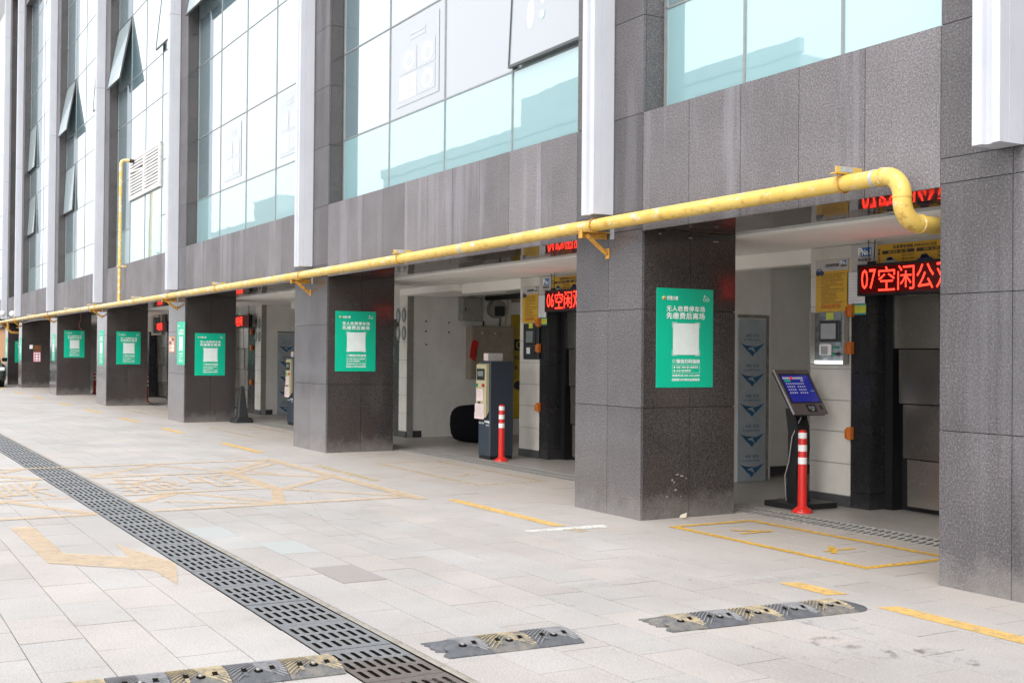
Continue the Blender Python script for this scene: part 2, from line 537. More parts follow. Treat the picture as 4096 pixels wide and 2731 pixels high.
class MB:
    def __init__(s):
        s.v, s.f, s.m, s.s = [], [], [], []

    def add(s, vs, fs, mi=0, smooth=False):
        b = len(s.v)
        s.v += [tuple(p) for p in vs]
        for f in fs:
            s.f.append(tuple(b+i for i in f))
            s.m.append(mi)
            s.s.append(smooth)
        return s

    def box(s, x0, x1, y0, y1, z0, z1, mi=0):
        vs = [(x0, y0, z0), (x1, y0, z0), (x1, y1, z0), (x0, y1, z0), (x0, y0, z1), (x1, y0, z1), (x1, y1, z1), (x0, y1, z1)]
        return s.add(vs, [(0, 3, 2, 1), (4, 5, 6, 7), (0, 1, 5, 4), (1, 2, 6, 5), (2, 3, 7, 6), (3, 0, 4, 7)], mi)

    def bbox(s, x0, x1, y0, y1, z0, z1, b, mi=0):
        """box with chamfered edges on every side"""
        vs, fs = [], []
        import itertools
        idx = {}
        for cx in (0, 1):
            for cy in (0, 1):
                for cz in (0, 1):
                    X, Y, Z = (x0, x1)[cx], (y0, y1)[cy], (z0, z1)[cz]
                    dx, dy, dz = (b, -b)[cx], (b, -b)[cy], (b, -b)[cz]
                    for k, p in enumerate(((X, Y+dy, Z+dz), (X+dx, Y, Z+dz), (X+dx, Y+dy, Z))):
                        idx[(cx, cy, cz, k)] = len(vs)
                        vs.append(p)
        for cx in (0, 1):
            q = [idx[(cx, a, c, 0)] for a, c in ((0, 0), (1, 0), (1, 1), (0, 1))]
            fs.append(tuple(q if cx else q[::-1]))
        for cy in (0, 1):
            q = [idx[(a, cy, c, 1)] for a, c in ((0, 0), (0, 1), (1, 1), (1, 0))]
            fs.append(tuple(q if cy else q[::-1]))
        for cz in (0, 1):
            q = [idx[(a, c, cz, 2)] for a, c in ((0, 0), (1, 0), (1, 1), (0, 1))]
            fs.append(tuple(q if cz else q[::-1]))
        for cx in (0, 1):
            for cy in (0, 1):
                q = [idx[(cx, cy, 0, 0)], idx[(cx, cy, 1, 0)], idx[(cx, cy, 1, 1)], idx[(cx, cy, 0, 1)]]
                fs.append(tuple(q))
        for cx in (0, 1):
            for cz in (0, 1):
                fs.append((idx[(cx, 0, cz, 0)], idx[(cx, 1, cz, 0)], idx[(cx, 1, cz, 2)], idx[(cx, 0, cz, 2)]))
        for cy in (0, 1):
            for cz in (0, 1):
                fs.append((idx[(0, cy, cz, 1)], idx[(1, cy, cz, 1)], idx[(1, cy, cz, 2)], idx[(0, cy, cz, 2)]))
        for cx in (0, 1):
            for cy in (0, 1):
                for cz in (0, 1):
                    fs.append(tuple(idx[(cx, cy, cz, k)] for k in range(3)))
        return s.add(vs, fs, mi)

    def prism(s, pts, lo, hi, axis=2, mi=0):
        """polygon pts (2D) extruded along axis from lo to hi"""
        def p3(a, b, h):
            return {2: (a, b, h), 1: (a, h, b), 0: (h, a, b)}[axis]
        n = len(pts)
        vs = [p3(a, b, lo) for a, b in pts] + [p3(a, b, hi) for a, b in pts]
        fs = [tuple(range(n))[::-1], tuple(range(n, 2*n))] + [(i, (i+1) % n, n+(i+1) % n, n+i) for i in range(n)]
        return s.add(vs, fs, mi)

    def tube(s, path, r, n=12, mi=0, cap=True, smooth=True):
        P = [Vector(p) for p in path]
        R = r if isinstance(r, (list, tuple)) else [r]*len(P)
        T = []
        for i in range(len(P)):
            a = P[max(0, i-1)]
            b = P[min(len(P)-1, i+1)]
            T.append((b-a).normalized())
        ref = Vector((0, 0, 1)) if abs(T[0].z) < 0.9 else Vector((1, 0, 0))
        u = (ref - T[0]*ref.dot(T[0])).normalized()
        vs, fs = [], []
        for i, p in enumerate(P):
            u = (u - T[i]*u.dot(T[i])).normalized()
            w = T[i].cross(u)
            for k in range(n):
                a = 2*math.pi*k/n
                vs.append(p + (u*math.cos(a) + w*math.sin(a))*R[i])
        for i in range(len(P)-1):
            for k in range(n):
                fs.append((i*n+k, i*n+(k+1) % n, (i+1)*n+(k+1) % n, (i+1)*n+k))
        s.add(vs, fs, mi, smooth)
        if cap:
            s.add(vs[:n], [tuple(range(n))[::-1]], mi)
            s.add(vs[-n:], [tuple(range(n))], mi)
        return s

    def lathe(s, cx, cy, prof, n=20, mi=0, smooth=True):
        vs, fs = [], []
        for r, z in prof:
            for k in range(n):
                a = 2*math.pi*k/n
                vs.append((cx+r*math.cos(a), cy+r*math.sin(a), z))
        for i in range(len(prof)-1):
            for k in range(n):
                fs.append((i*n+k, i*n+(k+1) % n, (i+1)*n+(k+1) % n, (i+1)*n+k))
        s.add(vs, fs, mi, smooth)
        s.add(vs[-n:], [tuple(range(n))], mi)
        s.add(vs[:n], [tuple(range(n))[::-1]], mi)
        return s

    def quad(s, a, b, c, d, mi=0):
        return s.add([a, b, c, d], [(0, 1, 2, 3)], mi)

    def disc(s, c, u, v, r1, r2, n=20, mi=0):
        c, u, v = Vector(c), Vector(u), Vector(v)
        return s.add([c+u*r1*math.cos(2*math.pi*k/n)+v*r2*math.sin(2*math.pi*k/n) for k in range(n)], [tuple(range(n))], mi)

    def mesh(s, name, mats, inv=None):
        me = bpy.data.meshes.new(name)
        vs = s.v if inv is None else [inv @ Vector(p) for p in s.v]
        me.from_pydata(vs, [], s.f)
        for m in mats:
            me.materials.append(MATS[m])
        me.polygons.foreach_set('material_index', s.m)
        me.polygons.foreach_set('use_smooth', s.s)
        me.update()
        return me


def mwof(o):
    return MW.get(o, Matrix.Identity(4))


def link(o, parent, mat_local=None):
    C.objects.link(o)
    if parent is not None:
        o.parent = parent
        MW[o] = mwof(parent)
        if mat_local is not None:
            o.matrix_local = mat_local
            MW[o] = mwof(parent) @ mat_local
    elif mat_local is not None:
        o.matrix_world = mat_local
        MW[o] = mat_local
    return o


def emit(name, mb, mats, parent=None, local=False):
    """mesh object; mb is in world coordinates unless local"""
    if isinstance(mats, str):
        mats = [mats]
    inv = None
    if parent is not None and not local:
        m = mwof(parent)
        if m != Matrix.Identity(4):
            inv = m.inverted()
    o = bpy.data.objects.new(name, mb.mesh(name, mats, inv))
    return link(o, parent)


def tag(o, label=None, cat=None, group=None, kind=None):
    for k, v in (('label', label), ('category', cat), ('group', group), ('kind', kind)):
        if v:
            o[k] = v
    return o


def thing(name, label, cat, loc=(0, 0, 0), rotz=0.0, group=None, mat=None):
    o = bpy.data.objects.new(name, None)
    o.empty_display_size = 0.1
    m = mat if mat is not None else Matrix.Translation(loc) @ Matrix.Rotation(rotz, 4, 'Z')
    link(o, None, m)
    return tag(o, label, cat, group)


def part_empty(name, parent):
    o = bpy.data.objects.new(name, None)
    o.empty_display_size = 0.1
    return link(o, parent)


def dup(root, mat, label, group=None):
    r = root.copy()
    C.objects.link(r)
    r.matrix_world = mat
    MW[r] = mat
    r['label'] = label
    if group:
        r['group'] = group
    for ch in list(root.children):
        c = ch.copy()
        C.objects.link(c)
        c.parent = r
        for g in list(ch.children):
            d = g.copy()
            C.objects.link(d)
            d.parent = c
    return r


UNIT = {}


def slab(name, mat, x0, x1, y0, y1, z0, z1, parent):
    """one stone slab / panel: a shared unit block set at its own size"""
    if mat not in UNIT:
        UNIT[mat] = MB().box(-.5, .5, -.5, .5, -.5, .5).mesh('block_'+mat, [mat])
    o = bpy.data.objects.new(name, UNIT[mat])
    C.objects.link(o)
    o.parent = parent
    t = mwof(parent).translation
    o.location = ((x0+x1)/2-t.x, (y0+y1)/2-t.y, (z0+z1)/2-t.z)
    o.scale = (x1-x0, y1-y0, z1-z0)
    return o


# flat lettering -------------------------------------------------------------
TXT = {}


def glyphs(body, bold=0.0, sp=1.0):
    key = (body, bold, sp)
    if key not in TXT:
        c = bpy.data.curves.new('lettering', 'FONT')
        c.body = body
        c.offset = 0.0
        c.space_character = sp
        c.resolution_u = 2
        o = bpy.data.objects.new('lettering_source', c)
        C.objects.link(o)
        dg = bpy.context.evaluated_depsgraph_get()
        dg.update()
        me = bpy.data.meshes.new_from_object(o.evaluated_get(dg))
        v = np.array([p.co[:] for p in me.vertices])[:, :2]
        f = [tuple(p.vertices) for p in me.polygons]
        lo, hi = v.min(0), v.max(0)
        TXT[key] = ((v-lo)/(hi-lo), f)
        bpy.data.objects.remove(o)
        bpy.data.curves.remove(c)
        bpy.data.meshes.remove(me)
    return TXT[key]


def text(mb, body, x0, y0, x1, y1, z, mi=0, bold=0.0, sp=1.0, flip=False):
    """fit lettering into a rectangle of the local x-y plane"""
    v, f = glyphs(body, 0.0, sp)
    if flip:
        v = 1-v
    d = bold*(y1-y0)*1.3
    shifts = [(0, 0)] if bold <= 0 else [(-d, 0), (d, 0), (0, -d), (0, d)]
    for i, (sx_, sy_) in enumerate(shifts):
        mb.add([(x0+(x1-x0)*a+sx_, y0+(y1-y0)*b+sy_, z+.00025*i) for a, b in v], f, mi)


def bars(mb, x0, y0, x1, y1, z, mi, rng, gap=0.25):
    """a line of print too small to read: short dashes"""
    h = y1-y0
    x = x0
    while x < x1-h*0.5:
        w = h*rng.uniform(0.6, 1.0)
        if rng.random() > 0.06:
            k = rng.randrange(3)
            if k == 0:
                mb.quad((x, y0, z), (x+w, y0, z), (x+w, y0+h*.3, z), (x, y0+h*.3, z), mi)
                mb.quad((x, y0+h*.65, z), (x+w, y0+h*.65, z), (x+w, y1, z), (x, y1, z), mi)
            elif k == 1:
                mb.quad((x, y0, z), (x+w*.4, y0, z), (x+w*.4, y1, z), (x, y1, z), mi)
                mb.quad((x+w*.6, y0+h*.2, z), (x+w, y0+h*.2, z), (x+w, y0+h*.8, z), (x+w*.6, y0+h*.8, z), mi)
            else:
                mb.quad((x, y0+h*.35, z), (x+w, y0+h*.35, z), (x+w, y0+h*.65, z), (x, y0+h*.65, z), mi)
                mb.quad((x+w*.35, y0, z+.0002), (x+w*.65, y0, z+.0002), (x+w*.65, y1, z+.0002), (x+w*.35, y1, z+.0002), mi)
        x += w + h*gap


def rect(mb, x0, y0, x1, y1, z, mi=0):
    mb.quad((x0, y0, z), (x1, y0, z), (x1, y1, z), (x0, y1, z), mi)


def frame_line(mb, x0, y0, x1, y1, w, z, mi=0):
    rect(mb, x0, y0, x1, y0+w, z, mi)
    rect(mb, x0, y1-w, x1, y1, z, mi)
    rect(mb, x0, y0+w, x0+w, y1-w, z, mi)
    rect(mb, x1-w, y0+w, x1, y1-w, z, mi)


def face_y(x, y, z):       # local x -> +X, y -> +Z, out -> -Y   (on walls along the facade)
    return Matrix(((1, 0, 0, x), (0, 0, -1, y), (0, 1, 0, z), (0, 0, 0, 1)))


def face_x(x, y, z):       # local x -> +Y, y -> +Z, out -> +X   (on pillar sides)
    return Matrix(((0, 0, 1, x), (1, 0, 0, y), (0, 1, 0, z), (0, 0, 0, 1)))


def project(p):
    v = Vector(p)-CAM_POS
    d = v.dot(fw)
    if d < 0.2:
        return None
    k = LENS/36.0/d
    return (0.5+v.dot(rt)*k, 0.333-v.dot(upv)*k, d)

# ------------------------------------------------------------------ the setting: ground, paving, floor
gb = MB()
gb.box(-400, 400, -400, -4.256, -0.50, -0.012)
emit('ground', gb, 'paver_joint')['kind'] = 'structure'
gb = MB()
gb.box(-400, 400, -3.79, 1.235, -0.50, -0.012)
emit('forecourt_bed', gb, 'paver_joint')['kind'] = 'structure'
gb = MB()
gb.box(-400, 400, -400, -9.068, -0.011, 0.0)
emit('road', gb, 'road_concrete')['kind'] = 'structure'
gb = MB()
gb.box(-60, 40, 1.62, 7.6, -0.30, 0.002)
gb.box(-60, 40, 1.235, 1.62, -0.30, -0.09)
emit('parking_floor', gb, 'inner_floor')['kind'] = 'structure'

pavement = bpy.data.objects.new('pavement', None)
link(pavement, None)
pavement['kind'] = 'structure'
pavement['label'] = 'forecourt of pale granite pavers laid in staggered rows'

ROWS = []
y = -4.256
for k in range(15):
    y2 = -4.575-0.3205*k
    ROWS.append((y2, y, k))
    y = y2
y = -3.79
for k in range(16):
    y2 = min(1.235, -3.478+0.3135*k)
    ROWS.append((y, y2, 100+k))
    y = y2
PL = 0.6185
tiles = []
for (ya, yb, k) in ROWS:
    kk = k if k < 100 else k-100
    off = (2.16 if kk % 2 == 1 else 1.86) if k < 100 else ((3.85 if kk % 2 == 1 else 4.16) + (0.02 if kk % 3 else -0.05))
    n0 = int((-62-off)/PL)
    for i in range(n0, 40):
        xa = off+PL*i
        if xa > 19:
            continue
        pr = [project((xx, yy, 0)) for xx in (xa, xa+PL) for yy in (ya, yb)]
        if any(p is None for p in pr):
            tiles.append((0.0, xa, xa+PL, ya, yb))       # beside or behind the camera
            continue
        us = [p[0] for p in pr]
        vs_ = [p[1] for p in pr]
        inview = max(us) > 0 and min(us) < 1 and min(vs_) < 0.667
        area = (max(us)-min(us))*(max(vs_)-min(vs_)) if inview else 0
        tiles.append((area, xa, xa+PL, ya, yb))
tiles.sort(key=lambda t: -t[0])
G = 0.0025
HR = 0.3105


def paver_mesh(w, mat):
    return MB().box(-w/2+G, w/2-G, -HR/2+G, HR/2-G, -0.03, 0.0).mesh('paver_block', [mat])


PM = paver_mesh(PL, 'paver_stone')
PMD = paver_mesh(PL, 'paver_dark')
PMP = paver_mesh(PL, 'paver_pale')
rest = MB()
rest_r = []
for i, (ar, xa, xb, ya, yb) in enumerate(tiles):
    zz = RNG.uniform(-0.0016, 0.0010)
    cx, cy = (xa+xb)/2, (ya+yb)/2
    if i < 298 and ar > 0:
        me = PM
        if abs(cx-2.28) < 0.32 and abs(cy+3.31) < 0.12:
            me = PMD
            zz = 0.002
        elif (abs(cx-1.07) < 0.32 and abs(cy+3.31) < 0.12) or (abs(cx-0.0) < 0.35 and abs(cy+3.6) < 0.12):
            me = PMP
        o = bpy.data.objects.new('paver', me)
        C.objects.link(o)
        o.parent = pavement
        o.location = (cx, cy, zz)
        o.rotation_euler = (RNG.gauss(0, 0.0022), RNG.gauss(0, 0.0016), RNG.gauss(0, 0.0012))
        o.scale = (1, (yb-ya)/HR, 1)
    else:
        n0 = len(rest.f)
        b = 0.0018
        rest.box(xa+G, xb-G, ya+G, yb-G, -0.03, zz)
        rest_r += [RNG.random()]*(len(rest.f)-n0)
ro = emit('paver_field', rest, 'paver_far', pavement)
ro['kind'] = 'stuff'
at = ro.data.attributes.new('rnd', 'FLOAT', 'FACE')
at.data.foreach_set('value', rest_r)

# drain channel with cast grates -------------------------------------------------
drain = thing('drain_channel', 'long drain channel of dark cast iron slotted grates crossing the pale paving', 'drain', (5, -4.04, 0))
tb = MB()
tb.box(-62, 12, -4.256, -4.246, -0.4, -0.002)
tb.box(-62, 12, -3.845, -3.83, -0.4, -0.002)
tb.box(-62, 12, -4.246, -3.845, -0.42, -0.36)
emit('trench', tb, 'trench', drain)
kb = MB()
kx = 8.0
while kx > -60:
    w = RNG.uniform(0.5, 0.95)
    kb.bbox(kx-w+0.004, kx, -3.829, -3.795, -0.05, RNG.uniform(-0.001, 0.004), 0.004)
    kx -= w
emit('concrete_edge', kb, 'kerb_concrete', drain)


def grate_mesh():
    g = MB()
    L, Wd, T = 0.606, 0.398, 0.030
    mx0, my0 = 0.042, 0.016
    nx, ny = 3, 7
    cw, ch = (L-2*mx0)/nx, (Wd-2*my0)/ny
    x0, y0 = -L/2, -Wd/2
    # border
    for (a, b, c, d) in ((x0, x0+L, y0, y0+my0), (x0, x0+L, y0+Wd-my0, y0+Wd), (x0, x0+mx0, y0+my0, y0+Wd-my0), (x0+L-mx0, x0+L, y0+my0, y0+Wd-my0)):
        g.quad((a, c, 0), (b, c, 0), (b, d, 0), (a, d, 0))
    g.box(x0, x0+L, y0, y0+.004, -T, -.0005)
    g.box(x0, x0+L, y0+Wd-.004, y0+Wd, -T, -.0005)
    g.box(x0, x0+.004, y0+.004, y0+Wd-.004, -T, -.0005)
    g.box(x0+L-.004, x0+L, y0+.004, y0+Wd-.004, -T, -.0005)
    sl, sw, r = 0.134, 0.0245, 0.010
    for i in range(nx):
        for j in range(ny):
            cx, cy = x0+mx0+cw*(i+.5), y0+my0+ch*(j+.5)
            co = [(cx-cw/2, cy-ch/2), (cx+cw/2, cy-ch/2), (cx+cw/2, cy+ch/2), (cx-cw/2, cy+ch/2)]
            hx, hy = sl/2, sw/2
            oc = [(cx-hx+r, cy-hy), (cx+hx-r, cy-hy), (cx+hx, cy-hy+r), (cx+hx, cy+hy-r), (cx+hx-r, cy+hy), (cx-hx+r, cy+hy), (cx-hx, cy+hy-r), (cx-hx, cy-hy+r)]
            vs = [(a, b, 0) for a, b in co] + [(a, b, -0.0015) for a, b in oc]
            fs = [(0, 1, 5, 4), (1, 6, 5), (1, 2, 7, 6), (2, 8, 7), (2, 3, 9, 8), (3, 10, 9), (3, 0, 11, 10), (0, 4, 11)]
            g.add(vs, fs)
            ov = [(a, b, -0.0015) for a, b in oc] + [(cx+(a-cx)*.97, cy+(b-cy)*.8, -T) for a, b in oc]
            g.add(ov, [(k, (k+1) % 8, 8+(k+1) % 8, 8+k) for k in range(8)], 1)  # slot walls near-black: the shade inside is put into their colour
    # a small cast mark at one end
    for k in range(6):
        g.box(x0+0.012, x0+0.026, y0+0.06+k*0.012, y0+0.067+k*0.012, 0.0002, 0.0012)
    return g.mesh('grate', ['cast_iron', 'trench'])


GM = grate_mesh()
for k in range(-2, 42):
    o = bpy.data.objects.new('grate', GM)
    C.objects.link(o)
    o.parent = drain
    o.location = (4.858-0.615*k-0.3075-5, -4.0450+4.04, RNG.uniform(-0.002, 0.001))
    o.rotation_euler = (RNG.gauss(0, 0.004), RNG.gauss(0, 0.003), math.pi if k % 3 == 0 else 0)
bg_ = MB()
for k in range(42, 106):
    xx = 4.858-0.615*k
    bg_.box(xx-0.609, xx-0.004, -4.243, -3.847, -0.03, 0)
emit('far_grates', bg_, 'cast_iron', drain)['kind'] = 'stuff'

# slotted drain along the parking floor
fd = thing('floor_drain', 'narrow pale slotted drain along the threshold of the parking bays', 'drain', (0, 1.43, 0))
fb = MB()
fb.box(-40, 8, 1.236, 1.262, -.08, 0.001)
fb.box(-40, 8, 1.432, 1.448, -.08, 0.001)
fb.box(-40, 8, 1.600, 1.619, -.08, 0.001)
emit('edge_strip', fb, 'floor_drain', fd)
for (ya, yb) in ((1.264, 1.430), (1.450, 1.598)):
    x = 4.4
    fb2 = MB()
    while x > -22:
        fb2.prism([(x, ya), (x+0.036, ya), (x-0.014, yb), (x-0.05, yb)], -0.03, 0.0)
        x -= 0.075
    emit('slotted_cover', fb2, 'floor_drain', fd)['kind'] = 'stuff'

# ------------------------------------------------------------------ painted markings
MK = [0]


def mquad(mb, pts, mi=0):
    MK[0] += 1
    z = 0.0026+0.0001*(MK[0] % 40)
    mb.add([(a, b, z) for a, b in pts], [tuple(range(len(pts)))], mi)


def mline(mb, p, q, w, mi=0):
    p, q = Vector((p[0], p[1])), Vector((q[0], q[1]))
    d = (q-p).normalized()
    n_ = Vector((-d.y, d.x))*w/2
    mquad(mb, [tuple(p-n_), tuple(q-n_), tuple(q+n_), tuple(p+n_)], mi)


def marking(name, mb, mats, label):
    o = emit(name, mb, mats)
    o['kind'] = 'structure'
    o['label'] = label
    return o


mb = MB()
YC = -0.845
for xa, xb, w in ((4.78, 9.5, .145), (3.93, 4.42, .145), (-1.05, 1.10, .125), (-9.4, -7.32, .13), (-13.6, -12.0, .13), (-17.6, -15.6, .13), (-21.8, -19.6, .13), (-26.0, -24.0, .13), (-31.0, -28.8, .13), (-36.0, -33.5, .13), (-41.0, -38.5, .13)):
    mquad(mb, [(xa, YC-w/2), (xb-0.05, YC-w/2), (xb, YC+w/2), (xa+.05, YC+w/2)])
marking('painted_dashes', mb, 'mark_yellow', 'broken yellow line painted along the paving in front of the pillars')
mb = MB()
mquad(mb, [(-5.12, -.88), (-2.95, -.90), (-2.94, -.77), (-5.12, -.74)])
mquad(mb, [(1.25, -.90), (1.47, -.90), (1.47, -.78), (1.25, -.78)])
marking('worn_dash', mb, 'mark_box_faint', 'almost worn away dash of the yellow line')

for (x0, x1, mats, lab) in ((1.53, 3.83, 'mark_box', 'yellow box painted on the paving before the tilted payment screen'), (-5.02, -2.06, 'mark_box_faint', 'faded yellow box painted on the paving before the ticket machine'), (-13.4, -10.4, 'mark_box_faint', 'faded yellow box painted on the paving before the third opening'), (-21.7, -18.7, 'mark_box_faint', 'faded yellow box painted on the paving before the fourth opening')):
    mb = MB()
    for (p, q) in (((x0, 0.03), (x1, 0.03)), ((x0, 0.92), (x1, 0.92)), ((x0+.03, 0.07), (x0+.03, 0.88)), ((x1-.03, 0.07), (x1-.03, 0.88))):
        mline(mb, p, q, 0.075)
    cx = (x0+x1)/2
    mline(mb, (cx-.55, .30), (cx-.55, .66), .05)
    mline(mb, (cx-.75, .35), (cx-.52, .62), .05)
    mline(mb, (cx+.45, .28), (cx+.45, .60), .05)
    mline(mb, (cx+.30, .50), (cx+.55, .28), .05)
    marking('painted_box', mb, mats, lab)

mb = MB()
mquad(mb, [(1.17, -1.27), (1.27, -1.27), (1.33, -0.50), (1.18, -0.46)])
marking('painted_bar', mb, 'mark_white', 'short white bar painted across the yellow line')
mb = MB()
mquad(mb, [(3.70, -1.27), (3.86, -1.24), (3.92, -0.31), (3.74, -0.33)])
mquad(mb, [(3.36, -2.30), (3.52, -2.26), (3.50, -1.55), (3.32, -1.6)])
marking('faded_patch', mb, 'mark_white_faint', 'faint white worn patches on the paving')
mb = MB()
prev = None
for k in range(15):
    t = k/14
    p = (-1.9+t*3.2, -2.05-0.62*math.sin(t*1.75))
    if prev:
        mline(mb, prev, p, 0.012)
    prev = p
marking('chalk_arc', mb, 'mark_white_faint', 'thin pale curved scratch across the pavers')
mb = MB()
for (cx, cy, w, h) in ((5.42, -1.78, .34, .16), (5.30, -2.2, .2, .1), (5.8, -1.5, .25, .1), (4.9, -1.55, .12, .07), (5.15, -1.45, .16, .05), (5.65, -2.05, .12, .06), (6.0, -2.6, .2, .1), (1.95, -4.72, .12, .05), (5.05, -3.95, .2, .08), (3.5, -1.4, .12, .05)):
    mquad(mb, [(cx+w*math.cos(a*.63)*RNG.uniform(.7, 1.1)/1, cy+h*math.sin(a*.63)*RNG.uniform(.7, 1.1)) for a in range(10)])
marking('oil_stain', mb, 'mark_stain', 'dark oily stains on the paving')

# fire-lane style hatched box with zigzag, worn orange
mb = MB()
for (p, q, w) in (((-6.12, -1.06), (-6.12, -7.6), .13), ((-1.42, -1.12), (-1.42, -3.76), .13), ((-1.42, -4.28), (-1.42, -7.6), .13),
                  ((-6.18, -1.11), (-1.16, -1.11), .16), ((-4.68, -2.12), (-4.68, -3.76), .11), ((-4.72, -4.28), (-4.72, -7), .11),
                  ((-2.80, -2.2), (-2.80, -3.76), .10), ((-2.80, -4.28), (-2.80, -7), .12), ((-4.72, -2.12), (-2.66, -2.16), .17),
                  ((-4.80, -3.74), (-6.02, -2.72), .13), ((-6.02, -2.72), (-4.72, -2.10), .10), ((-4.72, -2.10), (-6.02, -1.18), .12), ((-5.2, -3.76), (-4.72, -3.1), .10), ((-4.72, -3.1), (-4.7, -2.6), .05),
                  ((-2.86, -3.20), (-1.50, -2.52), .11), ((-2.86, -3.20), (-2.16, -3.74), .20), ((-1.50, -2.52), (-2.72, -2.14), .13), ((-2.72, -2.14), (-1.55, -1.18), .12), ((-2.1, -3.5), (-1.5, -2.6), .10),
                  ((-5.6, -1.2), (-4.55, -2.05), .10), ((-4.55, -2.05), (-3.6, -1.2), .12), ((-3.6, -1.2), (-2.7, -2.05), .12), ((-5.4, -2.0), (-4.2, -1.65), .08),
                  ((-4.80, -4.29), (-6.02, -5.3), .18), ((-6.02, -5.3), (-4.8, -6.3), .13), ((-6.1, -4.3), (-5.7, -4.62), .14),
                  ((-2.74, -4.9), (-1.46, -4.30), .13), ((-2.74, -4.9), (-1.50, -5.75), .13), ((-1.50, -5.75), (-2.74, -6.6), .13)):
    a, b = Vector((*p, 0)), Vector((*q, 0))
    mline(mb, p, q, w)
marking('hatched_box', mb, 'mark_hatch', 'worn orange box with zigzag borders painted across the drain')
mb = MB()
for ch, ya, yb in (('点', -2.86, -2.26), ('散', -3.70, -2.98), ('集', -5.05, -4.36)):
    v, f = glyphs(ch)
    mb.add([(-2.95-1.55*a, yb-(yb-ya)*b, 0.0070) for a, b in v], [t for t in f])
marking('painted_characters', mb, 'mark_hatch', 'large worn orange characters painted inside the hatched box')
mb = MB()
mquad(mb, [(-0.88, -5.08), (-0.87, -4.90), (0.64, -4.885), (1.02, -4.50), (0.37, -4.47), (1.36, -4.265), (1.50, -4.275), (2.20, -4.44), (1.64, -4.46), (1.03, -5.05)])
marking('painted_arrow', mb, 'mark_hatch', 'worn orange bent arrow painted on the paving beside the drain')

# ------------------------------------------------------------------ the building
PIL = [(4.46, 5.56), (0.0, 1.104), (-8.317, -6.883), (-16.62, -15.228), (-24.94, -23.56), (-33.38, -31.97), (-41.50, -40.635), (-45.90, -45.03)]
SOFF, SILL, D = 2.655, 3.713, 1.097
ZJ = [0, 1.022, 1.922, SOFF]
ZU = [SOFF, 2.822, 3.713, 4.612, 5.51, 6.41, 7.31, 8.21, 9.11, 10.0, 10.9, 11.8, 12.7, 13.6, 14.5, 15.4, 16.3, 17.2, 18.1]
TOPZ = [5.6, 6.5, 8.3, 10.1, 12.8, 14.6, 17.3, 18.2]
GY = 0.235
J = 0.0026

bld = thing('building', 'long building with dark granite pillars, white vertical fins and tall teal glazing', 'building', (0, 0, 0))

for k, (xa, xb) in enumerate(PIL):
    pe = part_empty('pillar', bld)
    core = MB()
    core.box(xa+.03, xb-.03, .03, D-.03, -0.01, SOFF)
    core.box(xa+.03, xb-.03, .03, .24, SOFF, TOPZ[k])
    emit('pillar_core', core, 'joint_dark', pe)
    xm = (xa+xb)/2+0.01
    fmat = 'granite_pier' if k < 1 else 'granite_front'
    # street face, below the soffit
    for i in range(3):
        for (a, b) in ((xa, xm), (xm, xb)):
            slab('granite_slab', fmat, a+J, b-J, 0, .028, ZJ[i]+(0.0 if i == 0 else J), ZJ[i+1]-J, pe)
    # side faces
    for (x0, x1) in ((xb-.028, xb), (xa, xa+.028)):
        if x0 < xa+.1 and k not in (0, 1):
            slab('granite_slab', 'granite_polished', x0, x1, .029+J, D, 0, SOFF-J, pe)
            continue
        for i in range(3):
            for (a, b) in ((.0285+J, .557), (.557, D)):
                slab('granite_slab', 'granite_polished', x0, x1, a+(J if a > .1 else 0), b-J, ZJ[i]+(0.0 if i == 0 else J), ZJ[i+1]-J, pe)
    slab('granite_slab', 'granite_polished', xa+.03, xb-.03, D-.028, D, 0, SOFF-J, pe)
    # upper pier, street face and window jamb
    zz = [z for z in ZU if z < TOPZ[k]-.2]+[TOPZ[k]]
    cfin0, cfin1 = xm-.12, xm+.085
    for i in range(len(zz)-1):
        if i == 0:
            slab('granite_slab', 'granite_pier', xa+J, xm-J, 0, .028, zz[0]+J, zz[1]-J, pe)
            slab('granite_slab', 'granite_pier', xm+J, xb-J, 0, .028, zz[0]+J, zz[1]-J, pe)
            continue
        slab('granite_slab', 'granite_pier', cfin1-.05, xb-J, 0, .028, zz[i]+J, zz[i+1]-J, pe)
        slab('granite_slab', 'granite_pier', xa+J, cfin0+.05, 0, .028, zz[i]+J, zz[i+1]-J, pe)
        if zz[i] > SILL-.1:
            slab('granite_slab', 'granite_polished' if k > 1 else 'granite_pier', xb-.028, xb, .0285+J, GY+.02, zz[i]+J, zz[i+1]-J, pe)
            slab('granite_slab', 'granite_pier', xa, xa+.028, .0285+J, GY+.02, zz[i]+J, zz[i+1]-J, pe)
    # white fin
    fe = part_empty('fin', bld)
    FZ = [2.822, 8.75, 15.0, 24.0]
    x0, x1 = cfin0, cfin1
    w = x1-x0
    for i in range(3):
        s = MB()
        za, zb = FZ[i]+(0 if i == 0 else .006), FZ[i+1]-.006
        prof = [(x0, -.012), (x0, -.235), (x0+.36*w, -.235), (x0+.40*w, -.205), (x0+.66*w, -.205), (x0+.70*w, -.235), (x1, -.235), (x1, -.152), (x1-.004, -.150), (x1, -.148), (x1, -.012)]
        s.prism(prof, za, zb)
        emit('fin_section', s, 'fin_white', fe)
    s = MB()
    s.box(x0+.006, x1-.006, -.012, -.001, 2.83, 24)
    for z in FZ[1:3]:
        s.box(x0+.005, x1-.005, -.228, -.014, z-.0055, z+.0055)
    emit('fin_backing', s, 'fin_seam', fe)

